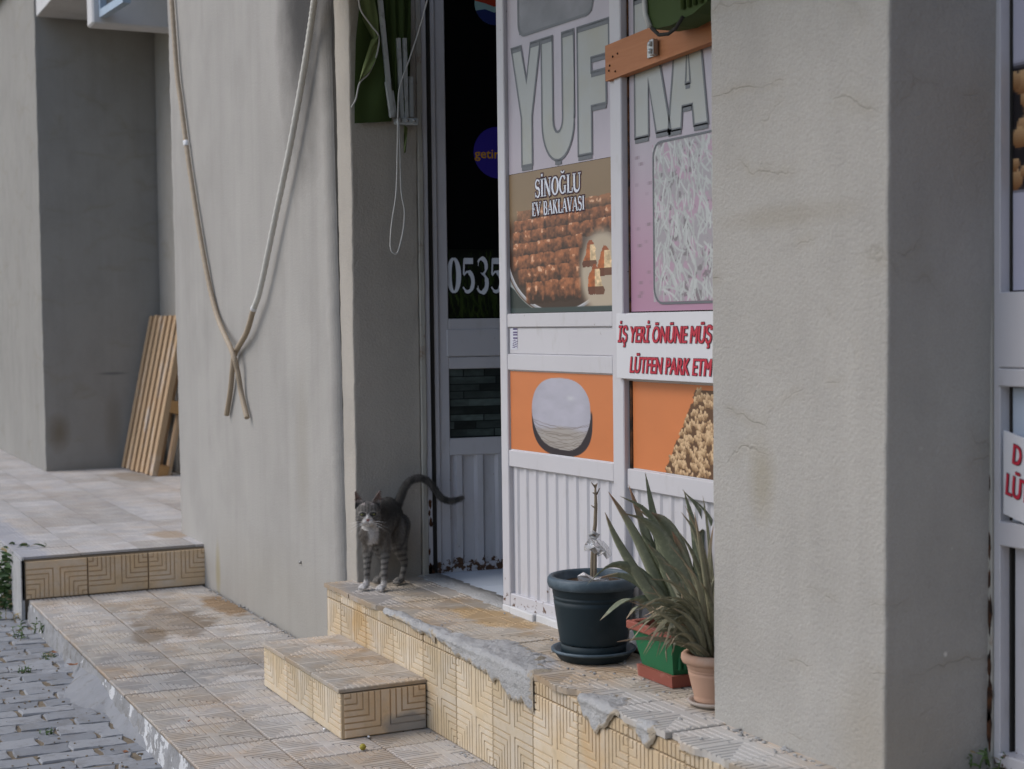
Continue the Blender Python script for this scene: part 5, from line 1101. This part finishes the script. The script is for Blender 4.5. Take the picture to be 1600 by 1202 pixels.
# ------------------------------------------------------------------ cat
def make_cat():
    O = np.array([-5.665, 2.150, LZ+.003]); th = math.radians(-50)
    f = np.array([math.cos(th), math.sin(th), 0]); r = np.array([-f[1], f[0], 0])          # forward, viewer-right
    def Wp(l, a, z): return O + f*a + r*l + np.array([0, 0, z])
    hs = 1.07; hc = ptX(575, 803, -5.62); hf = np.array([.93, -.36, -.10]); hf /= np.linalg.norm(hf); hr = np.array([-hf[1], hf[0], 0]); hr /= np.linalg.norm(hr); hu = np.cross(hr, hf)*1.0
    if hu[2] < 0: hu = -hu
    def Hp(x, y, z): return hc + (hr*x + hf*y + hu*z)*hs
    mb = MB()
    def chain(pts, rad, n=12, k=22, flat=1.0):
        P = smooth_path(pts, k); q = np.linspace(0, len(rad)-1, len(P)); R = np.interp(q, range(len(rad)), rad)
        mb.tube(P, list(R), n, True, flat); mb.sphere(P[0], R[0], 10); mb.sphere(P[-1], R[-1], 10)
    ax = (Vector(r), Vector(f), Vector((0, 0, 1)))
    # trunk
    chain([Wp(-.006, .030, .222), Wp(0, .0, .232), Wp(-.004, -.06, .255), Wp(-.012, -.12, .278), Wp(-.018, -.17, .268), Wp(-.020, -.200, .245)], [.042, .052, .053, .053, .048, .034], 16)
    mb.sphere(Wp(0, .0, .250), (.048, .052, .058), 14, ax); mb.sphere(Wp(-.008, -.085, .296), (.043, .105, .050), 14, ax); chain([Wp(0, .005, .262), Wp(-.006, -.07, .300), Wp(-.014, -.14, .312), Wp(-.018, -.185, .290)], [.040, .036, .034, .028], 12)
    # neck
    chain([Wp(-.004, .0, .255), Hp(0, -.035, -.02), Hp(0, -.005, -.005)], [.050, .040, .036], 14)
    # front legs
    for l, dp in ((-.038, 0.0), (.040, 0.0)):
        chain([Wp(l*.85, -.012, .215), Wp(l*1.0, -.012, .150), Wp(l, -.004, .085), Wp(l, .002, .030), Wp(l, .006, .016)], [.026, .0185, .0132, .0108, .0118], 12)
        mb.sphere(Wp(l, .020, .0130), (.0150, .025, .0118), 12, ax)
        for t_ in (-.010, 0, .010): mb.sphere(Wp(l+t_, .038, .0090), (.0062, .0095, .0085), 8, ax)
    # hind legs
    for l, s_ in ((-.066, 0), (.026, 1)):
        chain([Wp(l*.8, -.165, .235), Wp(l*.95, -.150, .165), Wp(l, -.175, .110), Wp(l, -.198, .075), Wp(l, -.180, .035), Wp(l, -.168, .016)], [.044, .033, .0205, .0122, .0108, .0112], 12)
        mb.sphere(Wp(l, -.148, .0125), (.0165, .030, .0120), 12, ax)
        for t_ in (-.009, 0, .009): mb.sphere(Wp(l+t_, -.124, .009), (.006, .009, .0085), 8, ax)
    # tail
    tb = Wp(-.016, -.195, .278)
    tp = [tb, ptX(632, 762, -5.80), ptX(642, 751, -5.80), ptX(655, 747, -5.80), ptX(669, 752, -5.80), ptX(681, 767, -5.80), ptX(691, 779, -5.80), ptX(706, 783, -5.80), ptX(722, 778, -5.80)]
    chain(tp, [.0165, .0140, .0130, .0126, .0122, .0120, .0118, .0114, .0085], 12, 50)
    # head
    hx_ = (Vector(hr)*hs, Vector(hf)*hs, Vector(hu)*hs)
    mb.sphere(Hp(0, -.004, .004), (.044, .044, .041), 18, hx_); mb.sphere(Hp(0, .018, -.006), (.031, .026, .026), 14, hx_)
    for s_ in (-1, 1):
        mb.sphere(Hp(s_*.024, .008, -.014), (.021, .024, .019), 12, hx_); mb.sphere(Hp(s_*.0095, .040, -.020), (.0125, .012, .010), 12, hx_)
        mb.sphere(Hp(s_*.019, .024, .010), (.014, .014, .012), 10, hx_)
    mb.sphere(Hp(0, .036, -.006), (.0085, .016, .014), 10, hx_); mb.sphere(Hp(0, .034, -.031), (.012, .012, .008), 10, hx_)
    me = mb.mesh('cat_raw', M['print']); o = bpy.data.objects.new('cat_raw', me); COL.objects.link(o)
    # ears as thin closed shells
    def ear(s_):
        b0_, b1_, tp_ = Hp(s_*.010, .000, .036), Hp(s_*.047, -.008, .016), Hp(s_*.045, -.004, .084)
        N = 8; v = []
        for i in range(N+1):
            q = i/N; a = b0_*(1-q)+tp_*q; b = b1_*(1-q)+tp_*q; mid_ = (a+b)/2
            for j in range(7):
                w = j/6; p = a*(1-w)+b*w; dep = math.sin(math.pi*w)*(1-q)*.018
                v.append(p - hf*dep)
        for i in range(N+1):
            for j in range(7): v.append(np.array(v[i*7+j]) - hf*.0055)
        K = 7*(N+1); f_ = []
        for i in range(N):
            for j in range(6):
                a = i*7+j; f_ += [(a, a+1, a+8, a+7), (K+a+7, K+a+8, K+a+1, K+a)]
            f_ += [(i*7, (i+1)*7, K+(i+1)*7, K+i*7), (i*7+6, K+i*7+6, K+(i+1)*7+6, (i+1)*7+6)]
        f_ += [(j, K+j, K+j+1, j+1) for j in range(6)]
        return v, f_
    mod = o.modifiers.new('r', 'REMESH'); mod.mode = 'VOXEL'; mod.voxel_size = 0.0030; mod.use_smooth_shade = True
    m2 = o.modifiers.new('s', 'SMOOTH'); m2.factor = .5; m2.iterations = 5
    dg = bpy.context.evaluated_depsgraph_get(); dg.update(); body = bpy.data.meshes.new_from_object(o.evaluated_get(dg)); bpy.data.objects.remove(o)
    bm = bmesh.new(); bm.from_mesh(body)
    for s_ in (-1, 1):
        v, f_ = ear(s_); vs_ = [bm.verts.new(tuple(p)) for p in v]
        for q in f_: 
            try: bm.faces.new([vs_[i] for i in q])
            except ValueError: pass
    bmesh.ops.recalc_face_normals(bm, faces=bm.faces[:])
    for fc in bm.faces: fc.smooth = True
    bm.to_mesh(body); bm.free()
    co = np.array([v.co[:] for v in body.vertices]); no = np.array([v.normal[:] for v in body.vertices])
    # coat
    rel = co-O; l, a, z = rel@r, rel@f, rel[:, 2]
    hrel = co-hc; X, Yh, Zh = hrel@hr/hs, hrel@hf/hs, hrel@hu/hs
    rng = np.random.default_rng(1); grain = np.array([math.sin(p[0]*900+2*math.sin(p[2]*700))*math.sin(p[1]*820+p[2]*410) for p in co])
    wob = .5*np.sin(l*90+a*40)+.5*np.sin(z*60+a*70)
    dark, mid, lite, white = np.array([.036, .034, .031]), np.array([.150, .138, .124]), np.array([.26, .245, .225]), np.array([.56, .54, .52])
    def mix(c, m, d): m = np.clip(m, 0, 1)[:, None]; return c*(1-m)+np.asarray(d)*m
    c = np.tile(mid, (len(co), 1))
    up = np.clip(no[:, 2], -1, 1)
    c = mix(c, sm(.22, .30, z)*.75, dark)                                  # dark back
    bands = .5+.5*np.sin(z*2*math.pi/.024+wob*1.5+a*20)
    legs = sm(.21, .12, z)
    c = mix(c, legs*.8, lite*.85); c = mix(c, legs*sm(.55, .75, bands)*.85, dark*1.8)
    flank = sm(-.03, -.07, a)*sm(.10, .16, z)*sm(.30, .26, z); fb = .5+.5*np.sin(a*2*math.pi/.035+z*50+wob*2); c = mix(c, flank*sm(.45, .7, fb)*.6, dark*1.2); c = mix(c, flank*sm(.35, .1, fb)*.45, lite*.7)
    tailm = (co[:, 1] > (O[1]+.19)) & (z > .24); tb_ = .5+.5*np.sin(co[:, 1]*2*math.pi/.05); c = mix(c, tailm*.9, np.array([.085, .078, .072])); c = mix(c, tailm*sm(.5, .8, tb_)*.7, dark)
    cd = np.array([.934, -.357, 0]); lc = rel@np.array([.357, .934, 0])+.006; fr_ = sm(.15, .5, no@cd)*(a > -.03)
    chestw = fr_*sm(.026, .012, np.abs(lc+.008*wob*.5))*sm(.135, .165, z)*sm(-.02, .0, a); c = mix(c, fr_*sm(-.02, 0, a)*sm(.13, .17, z)*sm(.29, .25, z)*.6, np.array([.135, .115, .095])); c = mix(c, chestw, white)
    paw = sm(.042, .030, z)*(a > -.06); c = mix(c, paw*.95, white*1.02); c = mix(c, sm(.035, .02, z)*(a <= -.06)*.6, lite)
    head = (np.hypot(np.hypot(X, Yh), Zh) < .062) | ((Zh > .03) & (np.abs(X) < .06) & (np.abs(Yh) < .05))
    H = np.tile(np.array([.150, .140, .128]), (len(co), 1))
    H = mix(H, sm(.5, .8, .5+.5*np.sin(X*2*math.pi/.0115))*sm(.012, .02, Zh)*sm(.05, .04, Zh)*.7, dark*1.5)
    H = mix(H, sm(.40, .8, .5+.5*np.sin(Zh*2*math.pi/.012+np.abs(X)*140))*sm(.022, .03, np.abs(X))*.6*(Zh < .012), dark*1.6)
    H = mix(H, sm(.0085, .004, np.abs(X))*sm(.02, -.02, Zh)*.0+sm(.009, .005, np.abs(X)-.010*sm(.006, -.014, Zh))*sm(.010, .002, Zh)*(Yh > .015), white)
    H = mix(H, sm(.024, .017, np.hypot(X*.85, (Zh+.027)))*(Yh > .0), white); H = mix(H, sm(-.026, -.036, Zh)*(np.abs(X) < .03), white*.95)
    ey = np.minimum(np.hypot((X-.0185)/.012, (Zh-.006)/.0085), np.hypot((X+.0185)/.012, (Zh-.006)/.0085)); H = mix(H, sm(1.5, 1.25, ey)*(Yh > .02)*.55, lite*1.4); H = mix(H, sm(1.15, .95, ey)*(Yh > .02)*.95, dark*.7)
    nose = sm(1.15, .85, np.hypot(X/.0060, (Zh+.0125)/.0042))*(Yh > .03); H = mix(H, nose, np.array([.23, .10, .085]))
    mouth = sm(.0016, .0006, np.abs(Zh+.0265-.25*np.abs(X)*-1))*(np.abs(X) < .011)*(Yh > .03)+sm(.0013, .0005, np.abs(X))*sm(.004, .002, np.abs(Zh+.0205))*(Yh > .03); H = mix(H, mouth*.8, dark*2)
    earm = (Zh > .036) & (np.abs(X) > .010); inner = (no@hf) > .15; H = mix(H, earm*.8, np.array([.075, .068, .064])); H = mix(H, (earm & inner)*.85, np.array([.20, .135, .115])); H = mix(H, (earm & inner & (Zh < .050))*.5, white*.8)
    c = np.where(head[:, None], H, c); c = c*(1+.16*grain[:, None]+.08*rng.normal(size=len(co))[:, None]); c = np.clip(c, 0.004, 1)
    at = body.attributes.new('coat', 'FLOAT_COLOR', 'POINT'); rgba = np.ones((len(co), 4), np.float32); rgba[:, :3] = c; at.data.foreach_set('color', rgba.ravel())
    t = NT('fur'); fm = t.out(t.attr('coat')['Color'], 0.85, t.bump(t.noise(420, t.map(t.pos, (1, 1, .35)), detail=3), 0.5, .0025), .15); t.b.inputs['Sheen Weight'].default_value = .25
    body.materials.clear(); body.materials.append(fm)
    cat = empty('cat', tuple(O), 'grey tabby cat with white chest and paws standing with its tail raised', 'cat')
    for v in body.vertices: v.co = v.co - Vector(O)
    body.update(); link('body', body, cat)
    # short coat: thin single-triangle hairs lying back along the body
    nf = len(body.polygons); ar = np.empty(nf); body.polygons.foreach_get('area', ar); ce = np.empty(nf*3); body.polygons.foreach_get('center', ce); ce = ce.reshape(-1, 3); fn = np.empty(nf*3); body.polygons.foreach_get('normal', fn); fn = fn.reshape(-1, 3)
    v0 = np.array([p.vertices[0] for p in body.polygons]); pick = rng.choice(nf, 70000, p=ar/ar.sum())
    P = ce[pick]+rng.normal(size=(len(pick), 3))*.0012; Nn = fn[pick]; Cc = c[v0[pick]]*(1+.35*rng.normal(size=(len(pick), 1))*.6); zc = P[:, 2]
    flow = -f*.8 + np.array([0, 0, -.6]); D = Nn*.42+flow*.5+rng.normal(size=P.shape)*.18; D -= Nn*np.minimum(0, (D*Nn).sum(1)-.22)[:, None]; D /= np.linalg.norm(D, axis=1)[:, None]
    hd = np.linalg.norm(P+O-hc, axis=1) < .07; Ln = np.where(hd, .0045, np.where(zc < .13, .005, .0095))*(.6+.8*rng.random(len(P)))
    T_ = np.cross(D, rng.normal(size=P.shape)); T_ /= np.linalg.norm(T_, axis=1)[:, None]; w_ = .00045
    V3 = np.stack([P-T_*w_, P+T_*w_, P+D*Ln[:, None]], 1).reshape(-1, 3); fm_ = bpy.data.meshes.new('fur'); m_ = len(P)
    fm_.vertices.add(3*m_); fm_.vertices.foreach_set('co', V3.astype(np.float32).ravel()); fm_.loops.add(3*m_); fm_.loops.foreach_set('vertex_index', np.arange(3*m_, dtype=np.int32)); fm_.polygons.add(m_); fm_.polygons.foreach_set('loop_start', (np.arange(m_)*3).astype(np.int32)); fm_.update(calc_edges=True)
    fa = fm_.attributes.new('coat', 'FLOAT_COLOR', 'FACE'); cc_ = np.ones((m_, 4), np.float32); cc_[:, :3] = np.clip(Cc*1.15, .004, 1); fa.data.foreach_set('color', cc_.ravel()); fm_.materials.append(fm); link('fur', fm_, cat)['kind'] = 'stuff'
    iris = plain('iris', (0.16, 0.17, 0.055), 0.15, .3, 300, 0, 10, .6); pup = plain('pupil', (.004, .004, .004), .1, 0, 10, 0, 10, .6)
    for s_ in (-1, 1):
        e_ = MB().sphere(Hp(s_*.0185, .0335, .0060)-O, (.0085, .0048, .0052), 12, hx_).build('eye', iris, cat)
        MB().sphere(Hp(s_*.0180, .0374, .0060)-O, (.0017, .0014, .0042), 8, hx_).build('pupil', pup, e_)
    wk = MB()
    for s_ in (-1, 1):
        for k in range(6):
            p0 = Hp(s_*.014, .044, -.018-.0016*k)-O; d_ = hr*s_*(.050+.006*(k % 3))+hf*.004+hu*(-.010-.007*k+.012*(k % 2)); wk.tube([p0, p0+d_*.5+hu*.004, p0+d_], [.0005, .0004, .0002], 4)
    wk.build('whiskers', M['tape'], cat)['kind'] = 'stuff'
make_cat()

for o in SC.objects:
    if o.parent is None and o.get('category'):
        g_ = {'pillar': 'rendered pillars along the shop front', 'door': 'leaves of the shop door', 'window': 'white shop windows', 'sign': 'white signs with red letters', 'plant pot': 'round plant pots on the landing', 'saucer': 'saucers under the plant pots',
              'weed': 'weeds by the pavers and walls', 'conduit': 'conduits on the broad pillar', 'leaf': 'dry leaves on the ground', 'cord': 'cords by the folded awning', 'plastic bag': 'clear plastic scraps at the big pot', 'crumb': 'white crumbs on the walkway'}.get(o['category'])
        if g_: o['group'] = g_
